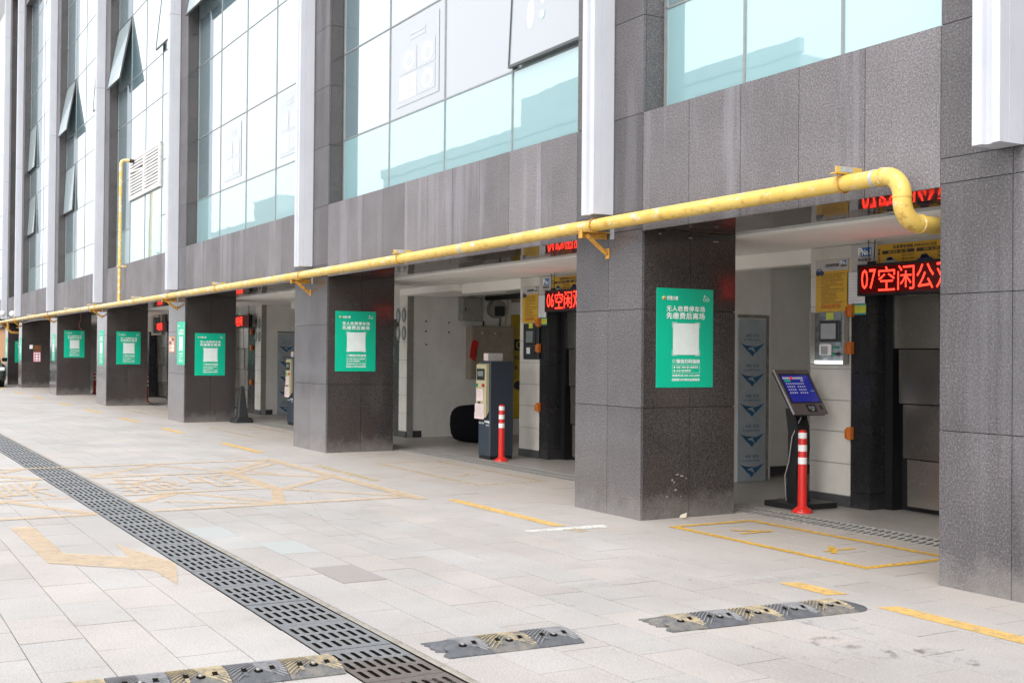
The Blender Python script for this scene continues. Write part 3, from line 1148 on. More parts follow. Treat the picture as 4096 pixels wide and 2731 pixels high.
# pale scuffs and splashes near the foot of the pillar by the payment kiosk
r_ = random.Random(21)
s = MB()
for (yy, zz, w_, h_) in ((.42, .40, .06, .015), (.47, .385, .05, .02), (.36, .35, .03, .03), (.38, .33, .02, .02), (.40, .26, .035, .02), (.46, .20, .025, .012), (.30, .20, .02, .015), (.52, .36, .03, .01), (.20, 2.62, .05, .015), (.55, 2.60, .06, .02), (.85, 2.58, .12, .018)):
    s.add([(1.1043, yy+w_*.5*math.cos(a*.9)*r_.uniform(.5, 1.1), zz+h_*.5*math.sin(a*.9)*r_.uniform(.5, 1.1)) for a in range(7)], [tuple(range(7))])
emit('scuff_mark', s, 'kerb_concrete', [c for c in bld.children if c.name.startswith('pillar')][1])['kind'] = 'stuff'

COLS = {}
BAYS = []
for k in range(1, 8):
    BAYS.append((PIL[k][1], PIL[k-1][0], k))
ZT = [SILL, 4.69, 5.99, 7.51, 8.53, 10.25, 11.55, 12.9, 14.4, 15.2, 16.6, 18.0]
ROWTOP = {1: 3, 2: 3, 3: 5, 4: 6, 5: 8, 6: 9, 7: 10}


def pane(mat, x0, x1, z0, z1, parent, name='pane', y=GY):
    o = slab(name, mat, x0, x1, y, y+.012, z0, z1, parent)
    o.rotation_euler = (RNG.gauss(0, .0006), 0, RNG.gauss(0, .0006))
    return o


for (xa, xb, k) in BAYS:
    wdt = xb-xa
    # band of granite under the windows
    be = part_empty('spandrel', bld)
    bm = MB()
    bm.box(xa+.001, xb-.001, .03, .25, SOFF+.03, SILL-.002)
    emit('backing', bm, 'joint_dark', be)
    n = max(1, round(wdt/.68))
    for i in range(n):
        a, b = xa+wdt*i/n, xa+wdt*(i+1)/n
        slab('granite_slab', 'granite_flamed', a+J*1.3, b-J*1.3, 0, .028, SOFF-.018, SILL, be)
    slab('sill', 'granite_pier', xa+.003, xb-.003, .03, GY+.03, SILL-.0015, SILL+.004, be)
    # soffit of polished slabs
    se = part_empty('soffit', bld)
    bm = MB()
    bm.box(xa+.003, xb-.003, .03, D, SOFF+.032, SILL-.25)
    emit('soffit_core', bm, 'joint_dark', se)
    for i in range(n):
        a, b = xa+wdt*i/n, xa+wdt*(i+1)/n
        for j, (ya, yb) in enumerate(((.032, .56), (.562, D-.002))):
            o = slab('granite_slab', 'granite_soffit', a+J, b-J, ya, yb, SOFF, SOFF+.028, se)
            o.rotation_euler = ((.006 if j else -.007)+RNG.gauss(0, .0015), RNG.gauss(0, .003), 0)
    # glazing
    we = part_empty('window', bld)
    nc = 3 if k == 1 else (2 if k == 7 else 4)
    xs = [xa+wdt*i/nc for i in range(nc+1)]
    if k == 4:
        xs = [-23.56, -21.87, -20.17, -18.44, -16.62]
    COLS[k] = xs
    rows = ROWTOP[k]
    OPEN = {(5, 0, 4), (4, 0, 4), (3, 0, 4), (4, 3, 4), (6, 0, 2), (5, 0, 2), (5, 3, 4), (6, 0, 4), (2, 3, 1)}
    for ci in range(nc):
        special = (k == 4 and ci in (1, 2))
        zs = [SILL, 5.37, 6.44, 7.51]+ZT[4:] if special else ZT
        for ri in range(rows):
            z0, z1 = zs[ri], zs[ri+1]
            x0, x1 = xs[ci], xs[ci+1]
            if special and ri == 1:
                continue
            if special and ri == 0:
                mat = 'glass_dirty'
                if ci == 2:
                    pane('glass_frosted', x0+.2, x1-.16, z0+.02, z0+1.05, we, 'film_panel', GY-.004)
            elif ri == 0:
                mat = 'glass_frosted' if k <= 3 else 'glass_dirty'
            elif ri == 1 and k in (2, 3):
                mat = 'glass_film' if ci < 3 else 'glass_clear'
                if ci == 0:
                    mat = 'glass_clear'
            else:
                mat = 'glass_clear'
            g = .012 if ri else .004
            if (k, ci, ri) in OPEN:
                # top-hung sash swung outwards
                ang = {(5, 0, 4): .17, (4, 0, 4): .18, (3, 0, 4): .17, (4, 3, 4): .10, (5, 3, 4): .06, (6, 0, 2): .05, (5, 0, 2): .05, (6, 0, 4): .05, (2, 3, 1): .045}[(k, ci, ri)]
                sx = part_empty('open_sash', bld)
                H_ = z1-z0-.03
                m = Matrix.Translation((x0, GY-.004, z1-.01)) @ Matrix.Rotation(-ang, 4, 'X')

                def loc(mb_):
                    mb_.v = [tuple(m @ Vector(p)) for p in mb_.v]
                    return mb_
                emit('pane', loc(MB().box(.0305, x1-x0-.0305, -.006, .006, -H_+.031, -.021)), 'glass_poster' if (k, ci, ri) == (2, 3, 1) else 'glass_sash', sx)
                fr = MB()
                fr.box(.014, .03, -.018, .020, -H_, 0)
                fr.box(x1-x0-.03, x1-x0-.014, -.018, .020, -H_, 0)
                fr.box(.03, x1-x0-.03, -.018, .022, -H_, -H_+.03)
                fr.box(.03, x1-x0-.03, -.018, .020, -.02, 0)
                emit('sash_frame', loc(fr), 'sash_dark', sx)
                st = MB()
                if (k, ci, ri) == (2, 3, 1):
                    sp_ = MB()
                    for cx_, cz_, rx_, rz_, mi_ in ((.78, -.42, .33, .26, 0), (.78, -.38, .22, .17, 1), (.34, -.30, .14, .13, 0), (.27, -.72, .07, .16, 0), (.42, -.78, .05, .05, 2), (.42, -.55, .06, .12, 0)):
                        sp_.disc((cx_*(x1-x0)*.98, -.0075-.0012*mi_, cz_*1.05), (1, 0, 0), (0, 0, 1), rx_*(x1-x0)*.62, rz_, 20, mi_)
                    emit('print', loc(sp_), ['glass_print', 'glass_film', 'glass_print_green'], sx)
                bot = m @ Vector((.05, 0, -H_*.55))
                st.tube([(x0+.03, GY+.02, z1-.01-H_*.7), tuple(bot)], .008, 6)
                emit('stay', st, 'bolt_steel', sx)
                # pale sheet added behind the sash to lighten the opening
                pane('glass_sash', x0+.03, x1-.03, z0+.02, z1-.02, we, 'opening_fill', GY+.03)
            else:
                pane(mat, x0+g, x1-g, z0+g, z1-g, we)
            # transom above this row
            slab('transom', 'mullion', x0+.02, x1-.02, GY-.008, GY+.03, z1-.010, z1+.010, we)
    for ci in range(nc+1):
        mm = MB()
        x0 = xs[ci]
        wv = .030 if 0 < ci < nc else .024
        if ci == 0:
            mm.box(x0+.002, x0+2*wv, GY-.008, GY+.05, SILL+.004, ZT[rows])
        elif ci == nc:
            mm.box(x0-2*wv, x0-.002, GY-.008, GY+.05, SILL+.004, ZT[rows])
        else:
            mm.box(x0-wv*.45, x0+wv*.45, GY-.011, GY+.05, SILL+.004, ZT[rows])
        emit('mullion', mm, 'mullion', we)
    up = MB()
    up.box(xa+.002, xb-.002, .01, .24, ZT[rows]+.02, 24)
    emit('upper_wall', up, 'granite_pier', bld)
for k, (xa, xb) in enumerate(PIL):
    up = MB()
    up.box(xa, xb, .0, .24, TOPZ[k]+.002, 24)
    emit('upper_wall', up, 'granite_pier', bld)
up = MB()
up.box(5.563, 14, .0, .24, SOFF, 24)
up.box(-70, -45.902, .0, .24, 2.9, 24)
emit('upper_wall', up, 'granite_pier', bld)
up = MB()
up.box(-70, 14, .62, 7.8, 2.98, 24)
emit('inner_mass', up, 'interior_shade', bld)  # unseen solid fill, added to block light behind the glazing
we = part_empty('window', bld)
for i in range(3):
    for r_ in range(10):
        pane('glass_clear', -46.2-1.7*(i+1)+.02, -46.2-1.7*i-.02, ZT[r_]+.02, ZT[r_+1]-.02, we, 'pane', -.02)

# printed film on panes of the second bay
def dish_print(x0, x1, z0, z1, parent, seed):
    r_ = random.Random(seed)
    e = part_empty('window_poster', bld)
    s = MB()
    fr = [(x0, z0), (x1, z0), (x1, z1), (x0, z1)]
    s.add([(a, GY-.006, b) for a, b in fr], [(0, 1, 2, 3)], 0)
    emit('sheet', s, 'glass_poster', e)
    s = MB()
    w, h = x1-x0, z1-z0
    for i in range(2):
        for j in range(2):
            cx, cz = x0+w*(.30+.42*i), z0+h*(.22+.33*j)
            s.add([(cx+w*sx_, GY-.009, cz+h*sz_) for sx_, sz_ in ((-.20, -.15), (.20, -.15), (.20, .15), (-.20, .15))], [(0, 1, 2, 3)], 1 if (i, j) != (0, 0) else 2)
            s.disc((cx+w*.03, GY-.011, cz), (1, 0, 0), (0, 0, 1), w*.13, h*.12, 16, 2)
            s.disc((cx+w*.03, GY-.013, cz-.01), (1, 0, 0), (0, 0, 1), w*.07, h*.07, 10, 3 if (i, j) == (0, 0) else 1)
    for j in range(2):
        s.add([(x0+w*(.34+a*.36), GY-.009, z0+h*(.80+.06*j+b*.04)) for a, b in ((0, 0), (1, 0), (1, 1), (0, 1))], [(0, 1, 2, 3)], 1)
    emit('print', s, ['glass_poster', 'glass_film', 'glass_print', 'glass_print_green'], e)


dish_print(-4.95, -3.62, 4.83, 5.88, bld, 1)
dish_print(-13.2, -12.1, 4.83, 5.88, bld, 2)
dish_print(-9.85, -8.9, 4.83, 5.9, bld, 3)

# louvre in the fourth bay
lv = part_empty('louver', bld)
lx0, lx1, lz0, lz1 = -21.80, -18.50, 5.39, 6.42
lb = MB()
lb.box(lx0, lx0+.06, .17, .25, lz0, lz1)
lb.box(lx1-.06, lx1, .17, .25, lz0, lz1)
lb.box(lx0+.06, lx1-.06, .17, .25, lz1-.05, lz1)
lb.box(lx0+.06, lx1-.06, .17, .25, lz0, lz0+.05)
lb.box((lx0+lx1)/2-.03, (lx0+lx1)/2+.03, .168, .25, lz0+.05, lz1-.05)
emit('louver_frame', lb, 'louver_white', lv)
sm = MB()
L2 = (lx1-lx0)/2-.1
sm.add([(-L2/2, -.035, -.03), (L2/2, -.035, -.03), (L2/2, .03, .03), (-L2/2, .03, .03), (-L2/2, -.040, .018), (L2/2, -.040, .018), (L2/2, .03, .040), (-L2/2, .03, .040)],
       [(0, 3, 2, 1), (4, 5, 6, 7), (0, 1, 5, 4), (1, 2, 6, 5), (2, 3, 7, 6), (3, 0, 4, 7)])
sm = sm.mesh('slat', ['louver_white'])
for h in (0, 1):
    for i in range(12):
        o = bpy.data.objects.new('slat', sm)
        C.objects.link(o)
        o.parent = lv
        o.location = ((lx0 if h == 0 else (lx0+lx1)/2)+.045+L2/2+(.02 if h == 0 else 0), .215, lz0+.09+i*.077)
        if h == 0 and i in (6, 7, 8):
            o.rotation_euler = (0, RNG.uniform(-.03, .05), 0)
        if h == 1 and i % 4 == 0:
            o.rotation_euler = (0, -.012, 0)
pane('interior_shade', lx0+.02, lx1-.02, lz0+.02, lz1-.02, lv, 'louver_back', .27)

# interior ------------------------------------------------------------------
ib = MB()
ib.box(-46.0, 14, D, 7.6, 2.63, 2.97)
emit('ceiling', ib, 'ceiling_white', bld)
ib = MB()
ib.box(-46, 14, 7.4, 7.6, 0, 2.63)
ib.box(13.7, 14, .3, 7.4, 0, 2.63)
ib.box(-46.0, -45.7, D, 7.4, 0, 2.63)
emit('back_wall', ib, 'concrete_back', bld)
TZ = [0.112, 0.43, 0.75, 1.065, 1.38, 1.70, 2.02, 2.335, 2.628]
PASS = [(1, -1.06, .705), (2, -9.36, -5.342), (3, -17.72, -13.65), (4, -26.0, -21.96), (5, -34.3, -30.25)]


def tile_pier(xa, xb, side=None):
    e = part_empty('tiled_pier', bld)
    s = MB()
    s.box(xa+.002, xb-.002, 2.462, 2.58, 0, 2.628)
    emit('pier_core', s, 'cabinet_grey', e)
    for i in range(len(TZ)-1):
        slab('wall_tile', 'tile_white', xa, xb, 2.45, 2.461, TZ[i]+.004, TZ[i+1]-.004, e)
    s = MB()
    s.bbox(xa-.003, xb+.003, 2.438, 2.461, 0.001, .108, .003)
    emit('plinth', s, 'skirting', e)


def granite_pier(xa, xb):
    e = part_empty('door_jamb', bld)
    zs = [0.001, .16, .75, 1.35, 1.93, 2.12]
    for i in range(5):
        slab('granite_slab', 'granite_black', xa+.002, xb-.002, 2.455, 2.78, zs[i]+.002, zs[i+1]-.002, e)


for (k, XL, XT) in PASS:
    # passage walls
    for w4 in (((XL-.3, XL-.01, 2.582, 3.50), (XL-.79, XL-.49, 3.50, 7.4)) if k == 1 else ((XL-.3, XL-.01, 2.582, 7.4),))+((XT+.01, XT+.25, 2.582, 7.4),):
        emit('passage_wall', MB().box(*w4, 0, 2.63), 'wall_paint', bld)
    s = MB()
    if k == 1:
        s.box(XL-.49, XL-.475, 3.502, 7.38, .002, .11)
    else:
        s.box(XL-.009, XL+.004, 2.583, 2.75, .002, .12)
    emit('skirting', s, 'skirting', bld)
    wl_ = .33 if k < 3 else .44
    tile_pier(XL-wl_, XL)
    emit('bounce_wall', MB().box(XL-.4, XT+.2, (5.3 if k == 1 else 6.4), (5.4 if k == 1 else 6.5), 0, 2.63), 'wall_paint', bld)  # unseen white wall added to bounce light back into the passage
    tile_pier(XT, XT+.565)
    granite_pier(XT+.565, XT+.565+.25)
    # lintel over the passage
    s = MB()
    s.bbox(XL+.3 if k == 1 else XL+2.1, XT-.002, 2.452, 2.62, 2.475, 2.629, .006)
    emit('lintel', s, 'ceiling_white', bld)
    if k == 2:
        s = MB()
        s.bbox(XL+.003, XL+2.08, 2.30, 3.3, 2.52, 2.629, .006)
        emit('lintel', s, 'ceiling_white', bld)
    # vehicle door and the wall above it
    dx0 = XT+.565+.25
    jw = .25 if k < 4 else .60
    dx1 = (PASS[k-2][1]-(.33 if k < 4 else .44)-jw) if k > 1 else XT+3.75
    if k > 1:
        granite_pier(dx1, dx1+jw)
    s = MB()
    s.box(XT+.566, (dx1+jw), 2.462, 2.9, 2.121, 2.629)
    emit('door_header', s, 'board_grey', bld)
    de = part_empty('steel_door', bld)
    s = MB()
    s.box(dx0, dx1, 2.80, 2.95, 0.002, 2.119)
    s.box(dx0+.001, dx0+.10, 2.66, 2.80, 0.002, 2.119)
    emit('door_back', s, 'black_metal', de)
    hz = [0.05, .515, 1.05, 1.585, 2.118]
    for r_ in range(4):
        x = dx0+.10+.045*(3-r_)
        widths = [.54, .55, .56, .55, .56, .5]
        first = True
        for w_ in widths:
            xe = min(x+w_, dx1-.02)
            if xe-x < .08:
                break
            o = slab('door_plate', 'steel_plate', x+.002, xe-.002, 2.685+.018*(3-r_)*0.6+(.010 if not first else 0), 2.70+.018*(3-r_)*.6+(.010 if not first else 0), hz[r_]+.006, hz[r_+1]-.006, de)
            o.rotation_euler = (.012, 0, RNG.gauss(0, .025))
            x = xe
            first = False

# steel door sheets in blue-printed film
def film_sheet(x, ya, yb, label_text=True):
    e = part_empty('film_covered_door', bld)
    s = MB()
    s.bbox(x-.03, x, ya, yb, .004, 1.945, .003)
    emit('door_leaf', s, 'film_blue', e)
    w = yb-ya
    m0 = face_x(x, ya, 0)
    for i in range(6):
        z0 = .05+i*.362
        s = MB()
        p = [(w*.08, z0+.165), (w*.92, z0+.165), (w*.5, z0)]
        if z0+.2 < 1.94:
            s.add([(p[0][0], p[0][1], .002), (w*.36, z0+.105, .002), (w*.36, z0+.05, .002)], [(0, 2, 1)])
            s.add([(a, b, .002) for a, b in ((w*.30, z0+.085), (w*.5, z0), (w*.60, z0+.05), (w*.44, z0+.085))], [(0, 1, 2, 3)])
            s.add([(a, b, .002) for a, b in ((w*.62, z0+.045), (w*.94, z0+.165), (w*.68, z0+.125), (w*.52, z0+.115))], [(0, 1, 2, 3)])
            s.add([(a, b, .002) for a, b in ((w*.06, z0+.165), (w*.26, z0+.135), (w*.46, z0+.128), (w*.60, z0+.13), (w*.44, z0+.11), (w*.30, z0+.10))], [(0, 1, 2, 3, 4, 5)])
            if z0+.29 < 1.94:
                text(s, 'SUS 304', w*.28, z0+.235, w*.74, z0+.27, .002, 0, .01, 1.0, True)
                text(s, 'YONG XING FA', w*.18, z0+.19, w*.80, z0+.212, .002, 0, .008, 1.0, True)
        if s.v:
            s.v = [tuple(m0 @ Vector(q)) for q in s.v]
            emit('film_print', s, 'film_print', e)
    s = MB()
    s.bbox(x-.06, x-.002, yb+.002, yb+.05, .004, 2.0, .006)
    s.box(x-.06, x-.006, ya, yb+.0015, 1.96, 2.0)
    emit('rough_jamb', s, 'kerb_concrete', e)


film_sheet(-1.055, 2.98, 3.42)
film_sheet(-17.715, 2.86, 3.31)

# round plaques on the tiled pier of the second bay, downlight, floor lamps
for (cx, cz) in ((-9.74, 2.18), (-9.49, 2.18), (-9.74, 1.86), (-9.49, 1.86), (-18.10, 2.18), (-17.85, 2.18), (-18.10, 1.87), (-17.85, 1.87)):
    m_ = face_y(cx, 2.448, cz)
    t_ = thing('round_plaque', 'round grey plaque with brown rim, one of four on the tiled pier', 'plaque', mat=m_, group='round plaques on the tiled piers')
    s = MB().disc((0, 0, 0.004), (1, 0, 0), (0, 1, 0), .098, .135, 24)
    emit('plate_rim', s, 'print_brown', t_, True)
    s = MB().disc((0, 0, 0.006), (1, 0, 0), (0, 1, 0), .082, .118, 24)
    s.disc((0, 0, 0.0075), (1, 0, 0), (0, 1, 0), .045, .07, 16, 1)
    emit('plate_face', s, ['lcd_grey', 'screen_grey'], t_, True)
    t_['label'] = ('upper ' if cz > 2 else 'lower ')+('inner' if cx in (-9.49, -17.85) else 'outer')+' round brown rimmed plaque on the pier '+('far down the row' if cx < -15 else 'by the armchair')

# ------------------------------------------------------------------ neighbouring stall wall far down the row
ow = thing('orange_stall', 'orange walled stall beyond the last pillar of the row', 'stall', (-50, 0, 0))
emit('stall_wall', MB().box(-75, -46.3, .05, 3.0, 0, 2.45), 'orange_wall', ow)
emit('stall_roof', MB().bbox(-75, -46.2, -.1, 3.0, 2.46, 2.62, .02), 'black_metal', ow)
#@@PART3
# ------------------------------------------------------------------ yellow gas pipe
PY, PR = -0.15, 0.060
pipe = thing('gas_pipe', 'long yellow gas pipe with flaking paint running along the granite facade', 'pipe', (0, PY, 2.7))
PZ = [(4.12, 2.735), (0.4, 2.727), (-3.0, 2.700), (-7.7, 2.688), (-13.5, 2.690), (-22.5, 2.695), (-32.5, 2.712), (-46.6, 2.705)]


def pz(x):
    for (a, za), (b, zb) in zip(PZ, PZ[1:]):
        if b <= x <= a:
            return za+(zb-za)*(a-x)/(a-b)
    return PZ[0][1]


JO = [4.12, 2.0, -2.18, -8.5, -14.3, -20.4, -26.5, -32.6, -38.7, -46.6]
for a, b in zip(JO, JO[1:]):
    s = MB().tube([(a-.001, PY, pz(a)), ((a+b)/2, PY, pz((a+b)/2)), (b+.001, PY, pz(b))], PR, 20)
    emit('pipe_run', s, 'pipe_yellow', pipe)
    s = MB()
    for dx in (0, .055) if b < -2 and b > -46 else ():
        s.tube([(b-.02+dx, PY, pz(b)), (b+.004+dx, PY, pz(b))], PR+.0045, 20)
    if s.v:
        emit('weld_band', s, 'plate_zinc', pipe)
# the S-bend into the opening
s = MB()
pts = []
Rb = .15
for i in range(11):
    a = math.pi/2*i/10
    pts.append((4.12+Rb*math.sin(a), PY, 2.735-Rb+Rb*math.cos(a)))
emit('elbow', s.tube(pts, PR*1.06, 20), 'pipe_yellow', pipe)
s = MB()
pts = [(4.27, PY, 2.585)]
for i in range(11):
    a = math.pi/2*i/10
    pts.append((4.27, PY+Rb-Rb*math.cos(a), 2.56-Rb*math.sin(a)))
emit('elbow', s.tube(pts, PR*1.06, 20), 'pipe_yellow', pipe)
emit('pipe_run', MB().tube([(4.27, PY+Rb, 2.41), (4.27, 1.0, 2.40), (4.27, 2.46, 2.39)], PR, 20), 'pipe_yellow', pipe)
s = MB()
emit('weld_band', MB().tube([(4.02, PY, pz(4.02)), (4.045, PY, pz(4.045))], PR+.004, 20), 'plate_zinc', pipe)
for c, d in (((4.27, PY, 2.583), (0, 0, 1)), ((4.105, PY, 2.735), (1, 0, 0)), ((4.27, 0.02, 2.41), (0, 1, 0))):
    c, d = Vector(c), Vector(d)
    s.tube([c-d*.005, c+d*.005], PR*1.06+.004, 20)
emit('weld_seam', s, 'pipe_yellow', pipe)
# brackets on the pillars
for k in range(1, 8):
    xc = (PIL[k][0]+PIL[k][1])/2
    zt = pz(xc)-PR-.004
    e = part_empty('bracket', pipe)
    s = MB()
    s.bbox(xc-.025, xc+.025, -.31, -.002, zt-.012, zt, .002)
    s.bbox(xc-.025, xc-.017, -.31, -.002, zt-.065, zt-.0125, .002)
    s.bbox(xc-.03, xc+.03, -.318, -.3105, zt-.07, zt+.012, .002)
    emit('arm', s, 'bracket_rust', e)
    s = MB()
    s.tube([(xc, -.25, zt-.03), (xc, -.02, zt-.20)], .024, 4, smooth=False)
    s.bbox(xc-.03, xc+.03, -.012, -.002, zt-.25, zt-.15, .002)
    emit('brace', s, 'bracket_rust', e)
    s = MB()
    pts = [(xc, PY-PR-.005, zt-.03)]+[(xc, PY-(PR+.006)*math.cos(a), pz(xc)+(PR+.006)*math.sin(a)) for a in [math.pi*i/10 for i in range(11)]]+[(xc, PY+PR+.005, zt-.03)]
    s.tube(pts, .007, 6)
    emit('strap', s, 'bracket_rust', e)
    s = MB()
    s.box(xc+.035, xc+.10, -.004, -.0005, zt-.07, zt+.03)
    emit('anchor_patch', s, 'plate_zinc', e)
# hangers at mid-bay
for xc in (3.74, -3.90, -12.24, -19.3, -25.1, -29.0, -37.2):
    zt = pz(xc)+PR+.004
    e = part_empty('hanger', pipe)
    s = MB()
    s.bbox(xc-.03, xc+.03, -.26, -.002, zt, zt+.007, .002)
    s.bbox(xc+.022, xc+.03, -.26, -.002, zt+.0075, zt+.05, .002)
    emit('arm', s, 'pipe_yellow', e)
    s = MB()
    s.box(xc+.0305, xc+.0315, -.22, -.10, zt+.012, zt+.048)
    emit('bare_patch', s, 'plate_zinc', e)
    s = MB()
    pts = [(xc, PY-PR-.005, zt+.02)]+[(xc, PY-(PR+.006)*math.cos(a), pz(xc)-(PR+.006)*math.sin(a)) for a in [math.pi*i/10 for i in range(11)]]+[(xc, PY+PR+.005, zt+.02)]
    s.tube(pts, .006, 6)
    emit('strap', s, 'bracket_rust', e)
# riser to the louvre
s = MB()
rx = -21.22
pts = [(rx, PY, 2.74), (rx, PY, 4.0), (rx, PY, 6.24)]
for i in range(1, 8):
    a = math.pi/2*i/7
    pts.append((rx, PY+.11-.11*math.cos(a), 6.24+.11*math.sin(a)))
pts.append((rx, .10, 6.35))
emit('riser_pipe', s.tube(pts, .042, 14), 'pipe_yellow', pipe)
emit('riser_end', MB().tube([(rx, .06, 6.351), (rx, .21, 6.34)], .05, 14), 'black_metal', pipe)
s = MB()
s.bbox(rx-.10, rx+.10, PY-.052, PY-.044, 3.63, 3.66, .002)
s.bbox(rx+.055, rx+.075, PY-.04, -.001, 3.62, 3.67, .002)
emit('riser_clamp', s, 'pipe_yellow', pipe)
# pipes dipping below the far end
s = MB()
s.tube([(-43.6, PY-.02, 2.66), (-43.6, PY-.02, 2.35), (-43.55, PY+.1, 2.22), (-43.5, 1.0, 2.20)], .05, 10)
s.tube([(-44.5, .3, 2.45), (-41.6, .35, 2.42)], .045, 10)
emit('branch_pipe', s, 'bracket_rust', pipe)

# ------------------------------------------------------------------ green payment posters
PW, PH = 0.662, 0.918


def pxy(a, b):
    return (a-80)/715*PW, PH-(b-172)/1240*PH


def poster_meshes():
    sheet = MB().bbox(0, PW, 0, PH, 0, .004, .001)
    w = MB()
    Z = .0055

    def T(body, a0, b0, a1, b1, bold, sp=1.0):
        x0, y1 = pxy(a0, b0)
        x1, y0 = pxy(a1, b1)
        text(w, body, x0, y0, x1, y1, Z, 0, bold, sp)
    T('创建大厦', 205, 270, 345, 312, .025)
    T('CHUANGJIAN BUILDING', 207, 316, 345, 324, .02)
    T('无人收费停车场', 203, 390, 685, 460, .02, 1.12)
    T('先缴费后离场', 203, 474, 683, 554, .02, 1.12)
    T('微信扫码指南', 328, 1058, 625, 1110, .02)
    T('扫描二维码 输入车牌号码', 328, 1146, 602, 1172, .02)
    T('点击“临停缴费”', 328, 1188, 520, 1215, .02)
    T('客服热线:400-150-6888', 278, 1247, 623, 1276, .02)
    T('扫码后10分钟内出场有效', 274, 1298, 624, 1330, .035)
    x0, y0 = pxy(278, 1230)
    x1, y1 = pxy(625, 1130)
    frame_line(w, x0, y0, x1, y1, .0022, Z)
    for b in (1160, 1203):
        x, y = pxy(305, b)
        w.disc((x, y, Z), (1, 0, 0), (0, 1, 0), .009, .009, 12)
    x, y = pxy(298, 1082)
    for r0, r1 in ((.0175, .0145),):
        for i in range(20):
            a, b = 2*math.pi*i/20, 2*math.pi*(i+1)/20
            w.quad((x+r0*math.cos(a), y+r0*math.sin(a), Z), (x+r0*math.cos(b), y+r0*math.sin(b), Z), (x+r1*math.cos(b), y+r1*math.sin(b), Z), (x+r1*math.cos(a), y+r1*math.sin(a), Z))
    w.add([(x-.008, y-.009, Z), (x+.002, y-.002, Z), (x+.009, y+.010, Z), (x-.002, y+.002, Z)], [(0, 1, 2, 3)])
    # corner brackets round the code field and the field itself
    x0, y0 = pxy(285, 1003)
    x1, y1 = pxy(612, 607)
    rect(w, x0, y0, x1, y1, Z, 1)
    x0, y0 = pxy(273, 1014)
    x1, y1 = pxy(623, 594)
    L_ = .055
    t_ = .0035
    for (cx, sx) in ((x0, 1), (x1, -1)):
        for (cy, sy) in ((y0, 1), (y1, -1)):
            xa, xb = sorted((cx, cx+sx*L_))
            ya, yb = sorted((cy, cy+sy*t_))
            rect(w, xa, ya, xb, yb, Z+.0004)
            xa, xb = sorted((cx, cx+sx*t_))
            ya, yb = sorted((cy, cy+sy*L_))
            rect(w, xa, ya, xb, yb, Z+.0008)
    # looped outline mark at the top right
    x, y = pxy(703, 300)
    for dx in (-.018, .018):
        for i in range(16):
            a, b = 2*math.pi*i/16, 2*math.pi*(i+1)/16
            w.quad((x+dx+.018*math.cos(a), y-.006+.013*math.sin(a), Z), (x+dx+.018*math.cos(b), y-.006+.013*math.sin(b), Z), (x+dx+.014*math.cos(b), y-.006+.0095*math.sin(b), Z), (x+dx+.014*math.cos(a), y-.006+.0095*math.sin(a), Z))
    for i in range(9):
        a, b = math.pi*i/9+.2, math.pi*(i+1)/9+.2
        w.quad((x+.034*math.cos(a), y+.026*math.sin(a), Z), (x+.034*math.cos(b), y+.026*math.sin(b), Z), (x+.031*math.cos(b), y+.023*math.sin(b), Z), (x+.031*math.cos(a), y+.023*math.sin(a), Z))
    w.disc((x-.020, y+.032, Z), (.7, .7, 0), (-.7, .7, 0), .012, .006, 8)
    # small pie mark at the top left
    c = MB()
    x, y = pxy(168, 295)
    for i, col in enumerate((0, 1, 2, 0, 3)):
        a = 2*math.pi*i/5+.3
        c.disc((x+.012*math.cos(a), y+.012*math.sin(a), Z+.0002*i), (math.cos(a), math.sin(a), 0), (-math.sin(a), math.cos(a), 0), .011, .008, 8, col)
    return sheet.mesh('poster_sheet', ['poster_green']), w.mesh('poster_print', ['print_white', 'code_panel']), c.mesh('poster_mark', ['print_gold', 'print_lime', 'print_white', 'print_red'])


PS, PP, PM_ = poster_meshes()
POSTERS = [
    (face_x(1.1045, .163, 1.206), 1.0, 'green payment poster on the dark pillar side beside the tilted payment screen'),
    (face_x(-6.8825, .134, 1.220), 0.99, 'green payment poster on the dark pillar side beside the black tub armchair'),
    (face_x(-15.2275, .217, .990), 0.98, 'green parking payment poster on the pillar side next to the black traffic cone'),
    (face_x(-23.5595, .258, 1.131), 0.975, 'green parking payment poster on the third pillar side beyond the black traffic cone one, above a post base'),
    (face_x(-31.9695, .228, 1.257), 0.99, 'green parking payment poster on the pillar side under the dangling red wire'),
    (face_x(-45.0295, .286, .955), 1.0, 'green payment poster half hidden on the farthest pillar side by the dark car'),
    (face_y(-15.852, -.0005, 1.212), 1.0, 'narrow looking green poster on the street face of the pillar with the orange notice'),
    (face_y(-24.64, -.0005, 1.10), 1.05, 'green poster on the shiny street face of the fifth pillar, beside a red striped post'),
    (face_y(-32.98, -.0005, 1.14), 0.98, 'green poster on the shiny street face of the pillar under the dangling red wire'),
    (face_y(-41.25, -.0005, 1.07), 1.0, 'green poster on the street face of the pillar bearing the pink notice'),
    (face_y(-45.82, -.0005, 1.09), 1.0, 'green poster on the street face of the farthest pillar by the dark car'),
]
POSTERS[3] = (POSTERS[3][0], POSTERS[3][1], 'green payment poster on the dark pillar side just beyond the orange notice pillar')
for m_, sc, lab in POSTERS:
    t_ = thing('payment_poster', lab, 'poster', mat=m_, group='green parking payment posters on the pillars')
    for nm, me in (('sheet', PS), ('lettering', PP), ('emblem', PM_)):
        o = bpy.data.objects.new(nm, me)
        C.objects.link(o)
        o.parent = t_
        o.scale = (sc, sc, 1)

